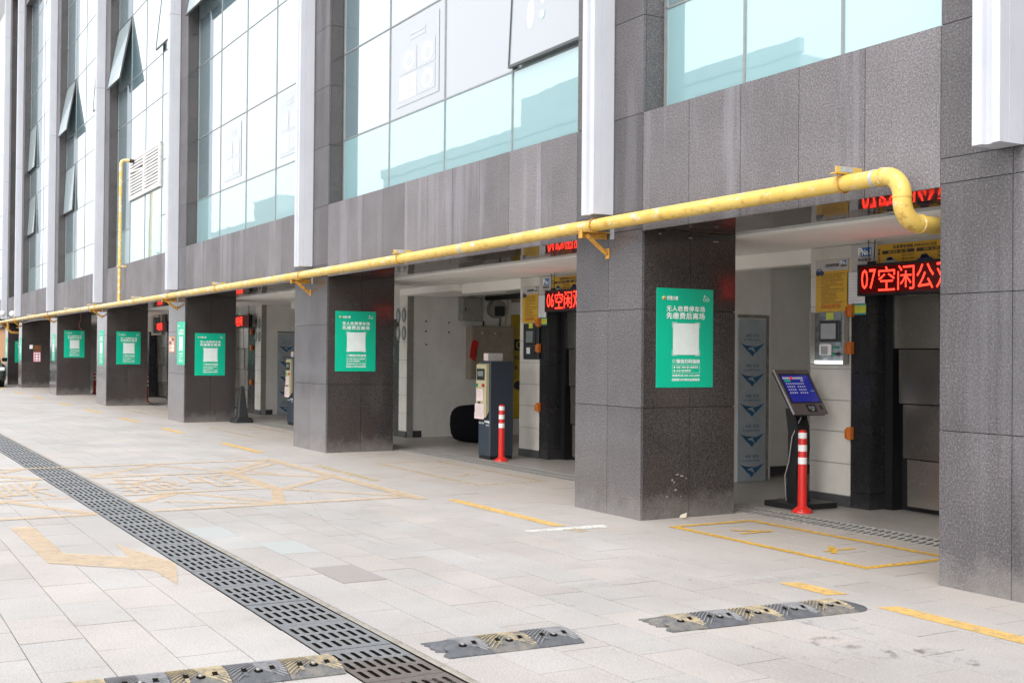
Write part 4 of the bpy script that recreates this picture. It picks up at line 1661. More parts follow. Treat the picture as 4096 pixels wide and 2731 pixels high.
# other papers
t_ = thing('orange_notice', 'small orange picture notice taped to the shiny street face of a pillar', 'notice', mat=face_y(-16.565, -.0005, 1.485))
emit('sheet', MB().bbox(0, .48, 0, .325, 0, .003, .0008), 'print_orange', t_, True)
s = MB()
r_ = random.Random(3)
for i in range(2):
    for j in range(4):
        rect(s, .03+.22*i, .02+.075*j, .03+.22*i+.18, .02+.075*j+.055, .0045, r_.choice((0, 1, 2, 1)))
emit('print', s, ['print_white', 'board_grey', 'print_navy'], t_, True)
t_ = thing('pink_notice', 'pink bordered notice with red print on the pillar before the farthest one', 'notice', mat=face_x(-40.634, .44, 1.03))
emit('sheet', MB().bbox(0, .275, 0, .40, 0, .003, .0008), 'print_pink', t_, True)
s = MB()
rect(s, .02, .02, .255, .36, .0045, 0)
for i in range(2):
    for j in range(3):
        rect(s, .04+.11*i, .04+.105*j, .11+.11*i, .11+.105*j, .006, 1)
emit('print', s, ['print_white', 'print_pink'], t_, True)
t_ = thing('dark_notice', 'faded brown notice above the pink bordered one', 'notice', mat=face_x(-40.634, .43, 1.45))
emit('sheet', MB().bbox(0, .30, 0, .24, 0, .003, .0008), 'print_brown', t_, True)
s = MB()
for j in range(3):
    bars(s, .06, .05+.06*j, .27, .08+.06*j, .0045, 0, r_)
emit('print', s, 'print_red', t_, True)
t_ = thing('switch_box', 'small white switch box beside the faded brown notice', 'box', mat=face_x(-40.634, .30, 1.545))
emit('lid', MB().bbox(0, .115, 0, .15, 0, .05, .006), 'lamp_white', t_, True)
emit('base', MB().bbox(-.006, .121, -.006, .156, -.0, -.001+.006, .001), 'board_grey', t_, True)

# ------------------------------------------------------------------ LED signs
def led_sign(m_, w, h, number, extra, lab):
    t_ = thing('led_sign', lab, 'sign', mat=m_, group='red LED parking signs')
    d = .09
    s = MB()
    s.bbox(0, w, 0, h, -d, -.004, .004)
    for a, b, c_, e_ in ((0, w, 0, .022), (0, w, h-.022, h), (0, .022, .0225, h-.0225), (w-.022, w, .0225, h-.0225)):
        s.bbox(a, b, c_, e_, -.0035, .010, .002)
    emit('housing', s, 'black_metal', t_, True)
    s = MB()
    rect(s, .022, .022, w-.022, h-.022, -.002)
    emit('display', s, 'led_face', t_, True)
    s = MB()
    z = .001
    x = .045
    text(s, number, x, .065, x+.185, .255, z, 0, -.004)
    x += .215
    text(s, '空', x, .040, x+.205, .270, z, 0, -.004)
    x += .235
    text(s, '闲', x, .040, x+.20, .270, z, 0, -.004)
    x += .225
    for ch in extra:
        if x+.2 > w-.03:
            break
        text(s, ch, x, .040, x+.20, .270, z, 0, -.004)
        x += .225
    emit('lettering', s, 'led_red', t_, True)
    top = 2.63-m_.translation.z
    for xx in (.10, w-.2):
        s = MB()
        s.tube([(xx, h, -.045), (xx-.01, top, -.045)], .005, 6)
        s.tube([(xx+.06, h, -.045), (xx+.075, top, -.045)], .005, 6)
        s.box(xx-.01, xx+.08, h+.0005, h+.03, -.06, -.03)
        emit('hanging_cable', s, 'black_metal', t_, True)
    return t_


led_sign(face_y(1.552, 2.25, 2.093), 1.40, .302, '07', '公双', 'red LED sign reading 07 above the steel door by the tilted payment screen')
led_sign(face_y(-4.30, 2.25, 2.092), 1.40, .302, '06', '双', 'red LED sign reading 06 behind the nearer full pillar')
led_sign(face_y(-19.3, 2.25, 2.10), 1.25, .302, '04', '', 'red LED sign over the dark doorway beyond the pillar with the black traffic cone')
led_sign(face_y(-27.55, 2.25, 2.10), 1.30, .302, '03', '', 'red LED sign in the dark opening beside the grey ventilator box')

# ------------------------------------------------------------------ boards, terminals and sensors at the doors
def boards(xt, first):
    """xt: left edge of the tiled pier beside the door"""
    where = {1: 'by the tilted screen', 2: 'behind the ticket machine', 3: 'behind the second ticket machine', 4: 'in the far opening'}[first]
    yb = 2.4475
    # rules board
    t_ = thing('rules_board', 'yellow parking rules board on the tiled pier '+where, 'sign', mat=face_y(xt+.078, yb, 1.962))
    w, h = .46, .533
    emit('panel', MB().bbox(0, w, 0, h, 0, .006, .0015), 'board_yellow', t_, True)
    s = MB()
    r_ = random.Random(5)
    rect(s, 0.002, h-.115, w-.002, h-.002, .0075, 0)
    text(s, '立体车库停车规范', .14, h-.075, .33, h-.045, .009, 1, .03)
    bars(s, .16, h-.092, .31, h-.082, .009, 2, r_)
    rect(s, .365, h-.055, .435, h-.018, .009, 3)
    text(s, 'PNo.1', .352, h-.054, .432, h-.022, .0105, 4, .03)
    text(s, '伟创股份', .352, h-.082, .435, h-.062, .009, 1, .03)
    for j in range(16):
        y0 = h-.155-.0222*j
        bars(s, .085+(0 if j % 3 else -.012), y0, (.40, .36, .37, .39, .28, .40, .21, .40, .39, .30, .29, .32, .29, .40, .12, .36)[j], y0+.0125, .0075, 5, r_)
    text(s, '15816853702', .165, .058, .35, .078, .0075, 6, .03)
    bars(s, .09, .058, .155, .076, .0075, 6, r_)
    bars(s, .09, .032, .35, .045, .0075, 6, r_)
    # little blue car
    s.add([(.0+.005+a*.115, h-.155+b*.07, .009) for a, b in ((0, .2), (.05, .65), (.2, .95), (.55, 1), (.85, .6), (1, .45), (1, .15), (.85, 0), (.3, 0), (.1, .05))], [tuple(range(10))[::-1]], 7)
    s.add([(.0+.005+a*.115, h-.155+b*.07, .0105) for a, b in ((.22, .62), (.3, .86), (.55, .88), (.7, .6))], [(0, 3, 2, 1)], 8)
    for cx in (.3, .82):
        s.disc((.005+cx*.115, h-.150, .0115), (1, 0, 0), (0, 1, 0), .012, .013, 10, 9)
    emit('print', s, ['board_grey', 'print_black', 'print_grey', 'print_blue', 'print_white', 'print_brown', 'print_red', 'print_navy', 'screen_grey', 'print_black'], t_, True)
    if first > 2:
        return
    # grey brand board
    t_ = thing('brand_board', 'small grey board with blue emblem beside the yellow banner '+where, 'sign', mat=face_y(xt+.574, yb, 2.358))
    emit('panel', MB().bbox(0, .335, 0, .262, 0, .006, .0015), 'board_grey', t_, True)
    s = MB()
    rect(s, .125, .135, .265, .225, .0075, 0)
    text(s, 'P', .095, .155, .145, .222, .009, 1, .05)
    text(s, 'No.1', .145, .15, .255, .205, .009, 1, .04)
    text(s, '伟创股份', .085, .09, .265, .122, .0075, 2, .03)
    bars(s, .085, .06, .25, .07, .0075, 2, r_)
    emit('print', s, ['print_blue', 'print_white', 'print_black'], t_, True)
    # parking size banner
    t_ = thing('size_banner', 'yellow PARKING SIZE banner with car pictures '+where, 'banner', mat=face_y(xt+.912, yb, 2.33))
    w, h = 1.62, .265
    emit('panel', MB().bbox(0, w, 0, h, 0, .006, .0015), 'board_yellow', t_, True)
    s = MB()
    text(s, '车库停车规格 PARKING SIZE', .20, h-.052, .72, h-.016, .0075, 0, .025)
    text(s, '载', .012, .20, .04, .225, .0075, 0, .02)
    text(s, '重', .012, .165, .04, .192, .0075, 0, .02)
    for i, d in enumerate('2200'):
        text(s, d, .015, .12-.035*i, .038, .148-.035*i, .0075, 0, .02)
    for i, (title, col) in enumerate((('超大型车（负一层）', 4), ('大型车（负二至负八层）', 5), ('小型车', 4))):
        x = .065+.42*i
        rect(s, x, h-.095, x+.395, h-.062, .0075, 0)
        text(s, title, x+.08, h-.09, x+.32, h-.067, .009, 1, .02)
        body = ((0, .2), (.03, .55), (.18, .62), (.3, .95), (.6, 1), (.8, .66), (.97, .55), (1, .25), (.9, .08), (.1, .05))
        s.add([(x+.0+a*.20, .04+b*.105, .009) for a, b in body], [tuple(range(10))[::-1]], col)
        s.add([(x+a*.20, .04+b*.105, .0105) for a, b in ((.27, .64), (.34, .9), (.6, .93), (.74, .66))], [(0, 3, 2, 1)], 6)
        for cx in (.22, .78):
            s.disc((x+cx*.20, .045, .0115), (1, 0, 0), (0, 1, 0), .020, .021, 12, 0)
        for j, tx in enumerate((('长L:5.2M', '宽W:1.9M', '高H:1.9M'), ('长L:5.0M', '宽W:1.9M', '高H:1.5M'), ('长L:4.7M', '宽W:1.8M', '高H:1.5M'))[i]):
            text(s, tx, x+.245, h-.128-.036*j, x+.385, h-.104-.036*j, .0075, 2, .015)
    emit('print', s, ['print_black', 'board_yellow', 'print_brown', 'print_white', 'cabinet_grey', 'print_navy', 'car_glass'], t_, True)
    # sheet of paper and a lime sticker on the jamb
    t_ = thing('paper_notice', 'white paper notice partly behind the LED sign '+where, 'notice', mat=face_y(xt+.52, yb-.004, 2.035))
    emit('sheet', MB().bbox(0, .235, 0, .315, 0, .002, .0005), 'paper_white', t_, True)
    s = MB()
    for j in range(9):
        bars(s, .02, .03+.03*j, .20-.02*(j % 3), .036+.03*j, .003, 0, r_)
    frame_line(s, .012, .018, .223, .30, .001, .003, 0)
    emit('print', s, 'print_grey', t_, True)
    t_ = thing('lime_sticker', 'lime and teal sticker below the paper notice '+where, 'sticker', mat=face_y(xt+.612, yb+.004, 1.922))
    emit('sheet', MB().bbox(0, .15, 0, .112, 0, .003, .0005), 'print_lime', t_, True)
    s = MB()
    rect(s, 0, .092, .15, .112, .0042, 0)
    rect(s, 0, 0, .15, .018, .0042, 0)
    s.disc((.062, .055, .0042), (1, 0, 0), (0, 1, 0), .016, .018, 10, 1)
    bars(s, .02, .07, .12, .076, .0042, 2, r_)
    emit('print', s, ['print_teal', 'print_gold', 'print_grey'], t_, True)
    # terminal
    if first == 1:
        t_ = thing('access_terminal', 'mirror steel wall terminal with black framed screen above the tilted payment screen', 'terminal', mat=face_y(xt+.082, yb, 1.43))
        w, h = .465, .525
        emit('back_plate', MB().bbox(0, w, 0, h, 0, .02, .004), 'glass_mirror', t_, True)
        emit('screen_frame', MB().bbox(.085, .365, .225, .44, .0205, .045, .010), 'black_plastic', t_, True)
        s = MB()
        rect(s, .113, .255, .322, .412, .0465, 0)
        s.disc((.342, .40, .0465), (1, 0, 0), (0, 1, 0), .004, .004, 8, 1)
        emit('screen', s, ['screen_grey', 'button_red'], t_, True)
        emit('card_reader', MB().bbox(.08, .245, .09, .205, .0205, .035, .012), 'reflect_white', t_, True)
        s = MB()
        s.bbox(.110, .205, .095, .18, .0355, .042, .003)
        emit('reader_pad', s, 'screen_grey', t_, True)
        s = MB()
        s.bbox(.262, .345, .155, .182, .0205, .034, .008)
        s.tube([(.27, .10, .02), (.27, .10, .036)], .016, 12)
        emit('button', s, 'button_green', t_, True)
        s = MB()
        s.tube([(.335, .10, .02), (.335, .10, .04)], .018, 12)
        s.bbox(.31, .385, .094, .106, .0405, .05, .003)
        emit('key_switch', s, 'black_metal', t_, True)
        s = MB()
        s.tube([(.03, .018, .035), (.435, .018, .035)], .016, 10)
        emit('tube_lamp', s, 'tube_light', t_, True)
        s = MB()
        for a, b, c_, d_ in ((-.004, .006, -.004, h+.004), (w-.006, w+.004, -.004, h+.004)):
            s.box(a, b, c_, d_, .021, .085)
        s.box(.0065, w-.0065, -.004, .002, .021, .085)
        emit('cover_edge', s, 'cabinet_grey', t_, True)
        s = MB()
        rect(s, .165, .452, .268, .522, .0225, 0)
        bars(s, .172, .474, .26, .481, .024, 1, r_)
        bars(s, .172, .462, .26, .468, .024, 1, r_)
        emit('sticker', s, ['print_lime', 'print_grey'], t_, True)
    else:
        t_ = thing('access_terminal', 'black wall terminal with grey screen behind the grey ticket machine', 'terminal', mat=face_y(xt+.15, yb, 1.43))
        w, h = .435, .52
        emit('back_plate', MB().bbox(0, w, 0, h, 0, .03, .006), 'black_plastic', t_, True)
        emit('screen_frame', MB().bbox(.075, .345, .22, .44, .0305, .045, .010), 'black_metal', t_, True)
        s = MB()
        rect(s, .11, .245, .30, .41, .0465, 0)
        emit('screen', s, ['lcd_grey'], t_, True)
        s = MB()
        rect(s, .10, .08, .20, .17, .0315, 0)
        rect(s, .165, .45, .27, .52, .0315, 1)
        emit('sticker', s, ['paper_white', 'print_lime'], t_, True)
        emit('reader_pad', MB().bbox(.235, .35, .07, .17, .0305, .05, .004), 'black_metal', t_, True)


for n_, (k, XL, XT) in enumerate(PASS[:4]):
    boards(XT, k)
    near = {1: 'on the door jamb by the tilted screen', 2: 'on the jamb behind the ticket machine', 3: 'on the jamb behind the second ticket machine', 4: 'on the jamb in the far opening'}[k]
    for (z0, z1, pos) in ((1.90, 2.02, 'highest of three'), (1.53, 1.665, 'middle one of three'), (.68, .81, 'lowest of three')):
        t_ = thing('door_sensor', 'orange sensor bracket, '+pos+', '+near, 'sensor', mat=face_y(XT+.497, 2.4495, z0), group='orange sensor brackets on the door jambs')
        s = MB()
        s.bbox(0, .058, .012, .105, 0, .010, .002)
        s.bbox(.056, .064, .012, .105, .0, .07, .002)
        emit('mounting_plate', s, 'orange_paint', t_, True)
        s = MB()
        s.bbox(.065, .115, .0, .125, .0, .055, .004)
        s.bbox(.075, .105, .03, .10, .0555, .066, .003)
        emit('sensor_cap', s, 'orange_paint', t_, True)
        s = MB()
        for z_ in (.035, .08):
            s.tube([(.028, z_, .01), (.028, z_, .014)], .006, 8)
        emit('screw', s, 'black_metal', t_, True)
# door sensors seen past the third pillar
for (z0, pos) in ((1.93, 'upper'), (1.54, 'middle'), (.70, 'lower')):
    t_ = thing('door_sensor', 'orange sensor bracket, '+pos+' of three beside the far pier with round plaques', 'sensor', mat=face_y(-18.47, 2.4495, z0), group='orange sensor brackets on the door jambs')
    emit('mounting_plate', MB().bbox(0, .058, .012, .105, 0, .010, .002), 'orange_paint', t_, True)
    emit('sensor_cap', MB().bbox(.065, .115, .0, .125, .0, .055, .004), 'orange_paint', t_, True)

# ------------------------------------------------------------------ tilted payment screen
t_ = thing('payment_kiosk', 'black payment kiosk with tilted blue touch screen on a flat floor plate', 'kiosk', (1.0, 2.05, 0))
emit('floor_plate', MB().bbox(.77, 1.25, 1.77, 2.30, 0.003, .06, .006), 'black_metal', t_)
s = MB()
pr = [(.86, .0605), (.90, .35), (.90, .75), (.86, .98), (.98, .98), (1.04, .80), (1.05, .60), (1.01, .30), (1.06, .0605)]
s.prism([(a, b) for a, b in pr], 1.965, 2.12, axis=1)
emit('column', s, 'black_metal', t_)
# screen head: lies in a tilted plane facing +X and up
up_ = Vector((-.30, 0, .434)).normalized()
nrm = Vector((.434, 0, .30)).normalized()
org = Vector((1.15, 1.815, .934))
mk = Matrix(((0, up_.x, nrm.x, org.x), (1, up_.y, nrm.y, org.y), (0, up_.z, nrm.z, org.z), (0, 0, 0, 1)))


def placed(mb_, m):
    mb_.v = [tuple(m @ Vector(p)) for p in mb_.v]
    return mb_


KW, KH = .455, .528
emit('head_back', placed(MB().bbox(.008, KW-.008, .008, KH-.008, -.05, -.0125, .006), mk), 'black_plastic', t_)
emit('bezel', placed(MB().bbox(0, KW, 0, KH, -.012, .004, .004), mk), 'kiosk_bezel', t_)
emit('bright_edge', placed(MB().bbox(-.005, -.0005, 0, KH, -.014, .005, .001), mk), 'kiosk_edge', t_)
s = MB()
rect(s, .028, .125, KW-.028, KH-.052, .0055)
emit('screen_frame', placed(s, mk), 'black_plastic', t_)
s = MB()
x0, x1, y0, y1 = .045, KW-.045, .140, KH-.070
rect(s, x0, y0, x1, y1, .007, 0)
rect(s, x0+.01, y1-.05, x1-.085, y1-.024, .0085, 1)
rect(s, x0+.105, y1-.052, x0+.14, y1-.022, .010, 2)
rect(s, x0+.02, y1-.078, x0+.10, y1-.060, .0085, 3)
rect(s, x0+.235, y1-.078, x0+.27, y1-.060, .0085, 1)
for j in range(4):
    for i in range(9):
        if j and i == 4:
            continue
        xx = x0+.025+.0275*i
        yy = y1-.112-.036*j
        rect(s, xx, yy, xx+.017, yy+.018, .0085, 1)
s.disc((x1-.05, y1-.19, .0085), (1, 0, 0), (0, 1, 0), .008, .008, 10, 3)
rect(s, x1-.038, y1-.195, x1-.01, y1-.187, .0085, 1)
emit('screen', placed(s, mk), ['screen_blue', 'screen_icon', 'screen_red', 'screen_green'], t_)
s = MB()
rect(s, .20, .022, .325, .112, .006, 0)
for q in range(3):
    for sg in (-1, 1):
        for i in range(4):
            a, b = -.8+.4*i, -.8+.4*(i+1)
            r0, r1 = .018+.009*q, .015+.009*q
            s.quad(*[(.2625+sg*r*math.cos(t), .075+r*math.sin(t), .0072) for r, t in ((r0, a), (r0, b), (r1, b), (r1, a))], 1)
s.disc((.2625, .075, .0072), (1, 0, 0), (0, 1, 0), .006, .006, 8, 1)
s.add([(.255, .03, .0072), (.275, .035, .0072), (.29, .05, .0072), (.268, .06, .0072), (.25, .05, .0072)], [(0, 1, 2, 3, 4)], 2)
emit('card_pad', placed(s, mk), ['black_plastic', 'screen_icon', 'cabinet_grey'], t_)
emit('scan_window', placed(MB().bbox(.375, .408, .045, .10, .0045, .007, .002), mk), 'car_glass', t_)
s = MB().disc((KW*.5, KH-.027, .0055), (1, 0, 0), (0, 1, 0), .006, .006, 12)
emit('camera_hole', placed(s, mk), 'car_glass', t_)
s = MB().tube([(1.05, 2.0, .90), (.97, 1.955, .70), (.93, 1.95, .45), (.88, 1.945, .30), (.92, 1.93, .062), (.70, 1.98, .012), (.3, 2.4, .010)], .006, 6)
emit('power_cable', s, 'cable_grey', t_)

# ------------------------------------------------------------------ red and white warning posts
def post_root(x, y, lab):
    t_ = thing('warning_post', lab, 'bollard', (x, y, 0.002), group='red and white warning posts')
    s = MB().lathe(x, y, [(.102, .003), (.102, .012), (.085, .030), (.055, .050), (.046, .062)], 24)
    emit('base', s, 'red_plastic', t_)
    s = MB().lathe(x, y, [(.0455, .060), (.0435, .20), (.0405, .77), (.036, .785), (.022, .795), (.008, .798)], 24)
    emit('tube', s, 'red_plastic', t_)
    for za, zb in ((.715, .770-.0), (.59, .652), (.468, .532)):
        r0 = .0435-(za-.2)/.57*.003+.0012
        r1 = .0435-(zb-.2)/.57*.003+.0012
        s = MB().lathe(x, y, [(r0, za), (r1, zb)], 24)
        s.f, s.m, s.s = s.f[:24], s.m[:24], s.s[:24]
        emit('reflective_band', s, 'reflect_white', t_)
    s = MB()
    for k in range(3):
        a = 2.1*k-.8
        s.tube([(x+.08*math.cos(a), y+.08*math.sin(a), .022), (x+.08*math.cos(a), y+.08*math.sin(a), .037)], .009, 8)
    emit('bolt', s, 'bolt_steel', t_)
    return t_


p0 = post_root(1.332, 1.754, 'red and white warning post standing before the tilted payment kiosk')
dup(p0, Matrix.Translation((-4.645, 1.762, .002)), 'red and white warning post standing beside the grey ticket machine')
dup(p0, Matrix.Translation((-25.4, 1.5, .002)), 'red and white warning post just showing beside the pillar with the shiny green poster')
dup(p0, Matrix.Translation((-33.1, 1.43, .002)), 'red and white warning post at the pillar under the dangling red wire')

# ------------------------------------------------------------------ ticket machines
def ticket_machine(x, y, lab):
    t_ = thing('ticket_machine', lab, 'ticket machine', (x, y, 0.002), group='grey ticket machines in the openings')
    w, d, h = .345, .385, 1.40
    emit('plinth', MB().bbox(x+.01, x+w-.01, y+.01, y+d-.01, .003, .045, .004), 'black_metal', t_)
    emit('cabinet', MB().bbox(x, x+w, y, y+d, .046, h, .012), 'machine_navy', t_)
    s = MB()
    pr = [(y-.001, 1.365), (y-.042, 1.350), (y-.050, .66), (y-.052, .60), (y-.001, .685)]
    s.prism([(a, b) for a, b in pr], x+.012, x+w-.03, axis=0)
    emit('front_panel', s, 'machine_cream', t_)
    fy_ = y-.053
    s = MB()
    s.bbox(x+.045, x+.265, fy_-.004, fy_+.006, 1.13, 1.29, .003)
    emit('display_frame', s, 'black_plastic', t_)
    s = MB()
    s.add([(x+.075, fy_-.006, 1.185), (x+.24, fy_-.006, 1.185), (x+.24, fy_-.006, 1.255), (x+.075, fy_-.006, 1.255)], [(0, 1, 2, 3)])
    emit('display', s, 'lcd_grey', t_)
    for dx, mt_ in ((.045, 'button_green'), (.245, 'button_red')):
        s = MB().tube([(x+dx, fy_+.004, 1.055), (x+dx, fy_-.018, 1.055)], .022, 14)
        emit('push_button', s, mt_, t_)
    s = MB()
    s.bbox(x+.045, x+.235, fy_-.0035, fy_+.002, .83, 1.0, .0008)
    s.bbox(x+.0, x+.265, fy_-.0055, fy_+.0, .665, .79, .0008)
    s.bbox(x-.012, x+.265, fy_-.0055, fy_+.0, .575+.0, .664, .0008)
    s.v = [(a, b, c_) for a, b, c_ in s.v]
    emit('paper_label', s, 'paper_pink', t_)
    s = MB()
    r_ = random.Random(9)
    mm = face_y(x, fy_-.0075, 0)
    for z in (.975, .955, .935, .915, .89):
        bars(s, .07, z-.006, .20, z, 0, 0, r_)
    for z in (.765, .735, .715, .695, .67, .645, .62):
        bars(s, .03, z-.008, .23, z, 0, 0, r_)
    emit('label_print', placed(s, mm), 'print_grey', t_)
    s = MB().bbox(x+.10, x+.155, fy_-.02, fy_+.002, .800, .82, .003)
    emit('card_slot', s, 'black_metal', t_)
    s = MB()
    mm = face_y(x, y-.0012, 0)
    text(s, 'Parking', .19, .515, .335, .56, 0, 0, .04)
    text(s, 'Smart Card', .02, .505, .17, .53, 0, 0, .01)
    text(s, 'System', .24, .475, .33, .50, 0, 0, .02)
    emit('lettering', placed(s, mm), 'print_white', t_)
    emit('top_box', MB().bbox(x+.06, x+.19, y+.05, y+.29, 1.401, 1.512, .003), 'board_grey', t_)
    s = MB().bbox(x+.062, x+.188, y+.046, y+.0495, 1.405, 1.508, .0008)
    emit('top_label', s, 'paper_pink', t_)
    return t_


tm = ticket_machine(-5.19, 1.68, 'grey ticket machine with cream front beside a red and white warning post')
dup(tm, Matrix.Translation((-5.19-8.60, 1.77, .002)), 'grey ticket machine half hidden behind the second full pillar')

# ------------------------------------------------------------------ things in the passage of the second bay
t_ = thing('tub_armchair', 'black rounded tub armchair in the dim passage behind the ticket machine', 'armchair', (-8.05, 3.15, 0))
s = MB()
n = 28
prof = [(.40, .02), (.48, .05), (.53, .14), (.55, .28), (.545, .42), (.52, .54), (.48, .62), (.43, .66), (.37, .655), (.33, .60), (.31, .44)]
vs = []
for i, (r, z) in enumerate(prof):
    for k in range(n+1):
        a = math.radians(-160)+math.radians(300)*k/n
        zz = z if z < .45 else .45+(z-.45)*(0.15+0.85*math.sin(math.pi*k/n)**.7)
        vs.append((-8.05+r*1.0*math.cos(a), 3.25+r*.95*math.sin(a), zz))
fs = [(i*(n+1)+k, i*(n+1)+k+1, (i+1)*(n+1)+k+1, (i+1)*(n+1)+k) for i in range(len(prof)-1) for k in range(n)]
s.add(vs, fs, 0, True)
emit('shell', s, 'felt_black', t_)
s = MB().lathe(-8.05, 3.25, [(.38, .04), (.39, .36), (.37, .42), (.25, .45)], 24)
emit('seat', s, 'felt_black', t_)

t_ = thing('electric_cabinet', 'tan electrical cabinet on the dim wall behind the ticket machine', 'cabinet', (-9.36, 4.05, 1.06))
emit('case', MB().bbox(-9.358, -9.14, 3.63, 4.52, 1.06, 2.01, .006), 'cabinet_tan', t_)
emit('door', MB().bbox(-9.139, -9.125, 3.645, 4.505, 1.075, 1.995, .004), 'cabinet_tan', t_)
s = MB()
for q, mt_ in enumerate((0, 1, 0, 1)):
    s.tube([(-9.125, 3.84+.13*q, 1.88), (-9.115, 3.84+.13*q, 1.88)], .014, 10, mt_)
s.bbox(-9.124, -9.10, 3.70, 3.72, 1.45, 1.60, .003, 2)
emit('indicator', s, ['lamp_white', 'button_red', 'black_metal'], t_)
t_ = thing('grey_box', 'grey metal junction box above the tan electrical cabinet', 'box', (-9.36, 3.67, 2.1))
emit('case', MB().bbox(-9.358, -9.20, 3.47, 3.885, 2.10, 2.52, .005), 'cabinet_grey', t_)
emit('door', MB().bbox(-9.199, -9.19, 3.49, 3.87, 2.12, 2.50, .003), 'cabinet_grey', t_)
emit('lock', MB().bbox(-9.189, -9.175, 3.52, 3.54, 2.28, 2.34, .002), 'black_metal', t_)
t_ = thing('red_folder', 'red folder hanging on the corner of the tan electrical cabinet', 'folder', (-9.12, 3.62, 1.5))
s = MB().prism([(3.58, 1.44), (3.70, 1.36), (3.76, 1.72), (3.66, 1.76), (3.62, 1.70)], -9.122+.0, -9.11, axis=0)
emit('cover', s, 'red_plastic', t_)
s = MB().tube([(-9.118, 3.70, 1.70), (-9.118, 3.71, 1.86)], .004, 6)
emit('string', s, 'red_plastic', t_)
t_ = thing('alarm_blower', 'round grey blower on the wall beside the junction box', 'blower', (-9.3, 4.25, 2.3))
s = MB().tube([(-9.355, 4.22, 2.33), (-9.20, 4.22, 2.33)], .17, 20)
emit('drum', s, 'cabinet_grey', t_)
s = MB().bbox(-9.19, -9.16, 4.13, 4.33, 2.2, 2.38, .004)
emit('control_box', s, 'black_plastic', t_)
s = MB().tube([(-9.30, 4.42, 2.62), (-9.28, 4.47, 2.45), (-9.29, 4.44, 2.2), (-9.31, 4.40, 1.99)], .018, 8)
emit('cable', s, 'cable_cream', t_)
t_ = thing('yellow_panel', 'yellow panel with dark print seen beyond the tan electrical cabinet', 'panel', (-9.30, 5.3, 0.3))
emit('sheet', MB().bbox(-9.357, -9.33, 4.575, 6.2, .30, 2.24, .004), 'yellow_panel', t_)
s = MB()
rect(s, .06, 1.27, .95, 1.48, .001, 0)
text(s, 'CAR', .10, 1.30, .42, 1.45, .003, 1, .01)
r_ = random.Random(4)
bars(s, .08, 1.10, .9, 1.17, .001, 0, r_)
bars(s, .08, .92, .8, .98, .001, 0, r_)
s.disc((.18, .62, .001), (1, 0, 0), (0, 1, 0), .13, .09, 14, 0)
emit('print', placed(s, face_x(-9.328, 4.575, .30)), ['print_black', 'print_gold'], t_)
t_ = thing('ceiling_downlight', 'round recessed downlight in the white ceiling of the second opening', 'downlight', (-7.9, 1.9, 2.63))
s = MB().lathe(-7.9, 1.75, [(.10, 2.622), (.10, 2.6285)], 20)
emit('trim_ring', s, 'louver_white', t_)
s = MB().disc((-7.9, 1.75, 2.6205), (1, 0, 0), (0, 1, 0), .075, .075, 18)
emit('lens', s, 'reflect_white', t_)
t_ = thing('white_block', 'low white block on the floor behind the red and white post', 'block', (-8.9, 5.6, 0))
emit('case', MB().bbox(-9.2, -8.7, 5.0, 5.5, 0.003, .36, .01), 'reflect_white', t_)
emit('lid', MB().bbox(-9.21, -8.69, 4.99, 5.51, .361, .385, .006), 'reflect_white', t_)

t_ = thing('pipe_bundle', 'dark conduits slung under the ceiling of the dim passage behind the ticket machine', 'conduit', (-8.6, 4.4, 2.45))
for q, (yy, zz, rr_) in enumerate(((3.7, 2.57, .035), (4.05, 2.53, .05), (4.6, 2.50, .04), (4.9, 2.56, .06))):
    emit('conduit', MB().tube([(-9.34, yy, zz), (-5.4, yy+.05, zz+.01)], rr_, 10), ('cabinet_grey', 'black_metal', 'cabinet_tan', 'cabinet_grey')[q], t_)
for q, (yy, z0, z1) in enumerate(((4.30, 2.02, 2.48), (3.95, 2.02, 2.10))):
    emit('drop_cable', MB().tube([(-9.30, yy, z0), (-9.32, yy+.03, (z0+z1)/2), (-9.30, yy, z1)], .014, 6), 'black_metal', t_)
# screws left on the painted wall
for (yy, zz) in ((2.82, 2.08), (2.82, 1.90), (2.83, 1.66), (3.28, 2.06), (3.28, 1.89)):
    o = emit('wall_plug', MB().tube([(-9.36, yy, zz), (-9.352, yy, zz)], .016, 8), 'black_metal')
    tag(o, 'dark screw plug, '+{(2.82, 2.08): 'top of the column next to the round plaques', (2.82, 1.90): 'middle of the column next to the round plaques', (2.83, 1.66): 'lowest of all five', (3.28, 2.06): 'upper of the pair nearer the cabinet', (3.28, 1.89): 'lower of the pair nearer the cabinet'}[(yy, zz)], 'screw', 'screw plugs in the pale passage wall')

# traffic cone
cx, cy = -14.84, 1.125
t_ = thing('traffic_cone', 'black square sided traffic cone beside the pillar of the third green poster', 'traffic cone', (cx, cy, 0))
s = MB()
o8 = [(a*.205, b*.205) for a, b in ((-1, -.8), (-.8, -1), (.8, -1), (1, -.8), (1, .8), (.8, 1), (-.8, 1), (-1, .8))]
s.prism([(cx+a, cy+b) for a, b in o8], .002, .065)
s.prism([(cx+a*.86, cy+b*.86) for a, b in o8], .0655, .105)
emit('base', s, 'rubber_black', t_)
s = MB()
vs = []
for r, z in ((.115, .1055), (.042, .735), (.03, .765), (.01, .775)):
    vs += [(cx+a/.205*r, cy+b/.205*r, z) for a, b in o8]
fs = [(i*8+k, i*8+(k+1) % 8, (i+1)*8+(k+1) % 8, (i+1)*8+k) for i in range(3) for k in range(8)]+[tuple(range(24, 32))]
s.add(vs, fs)
emit('body', s, 'rubber_black', t_)

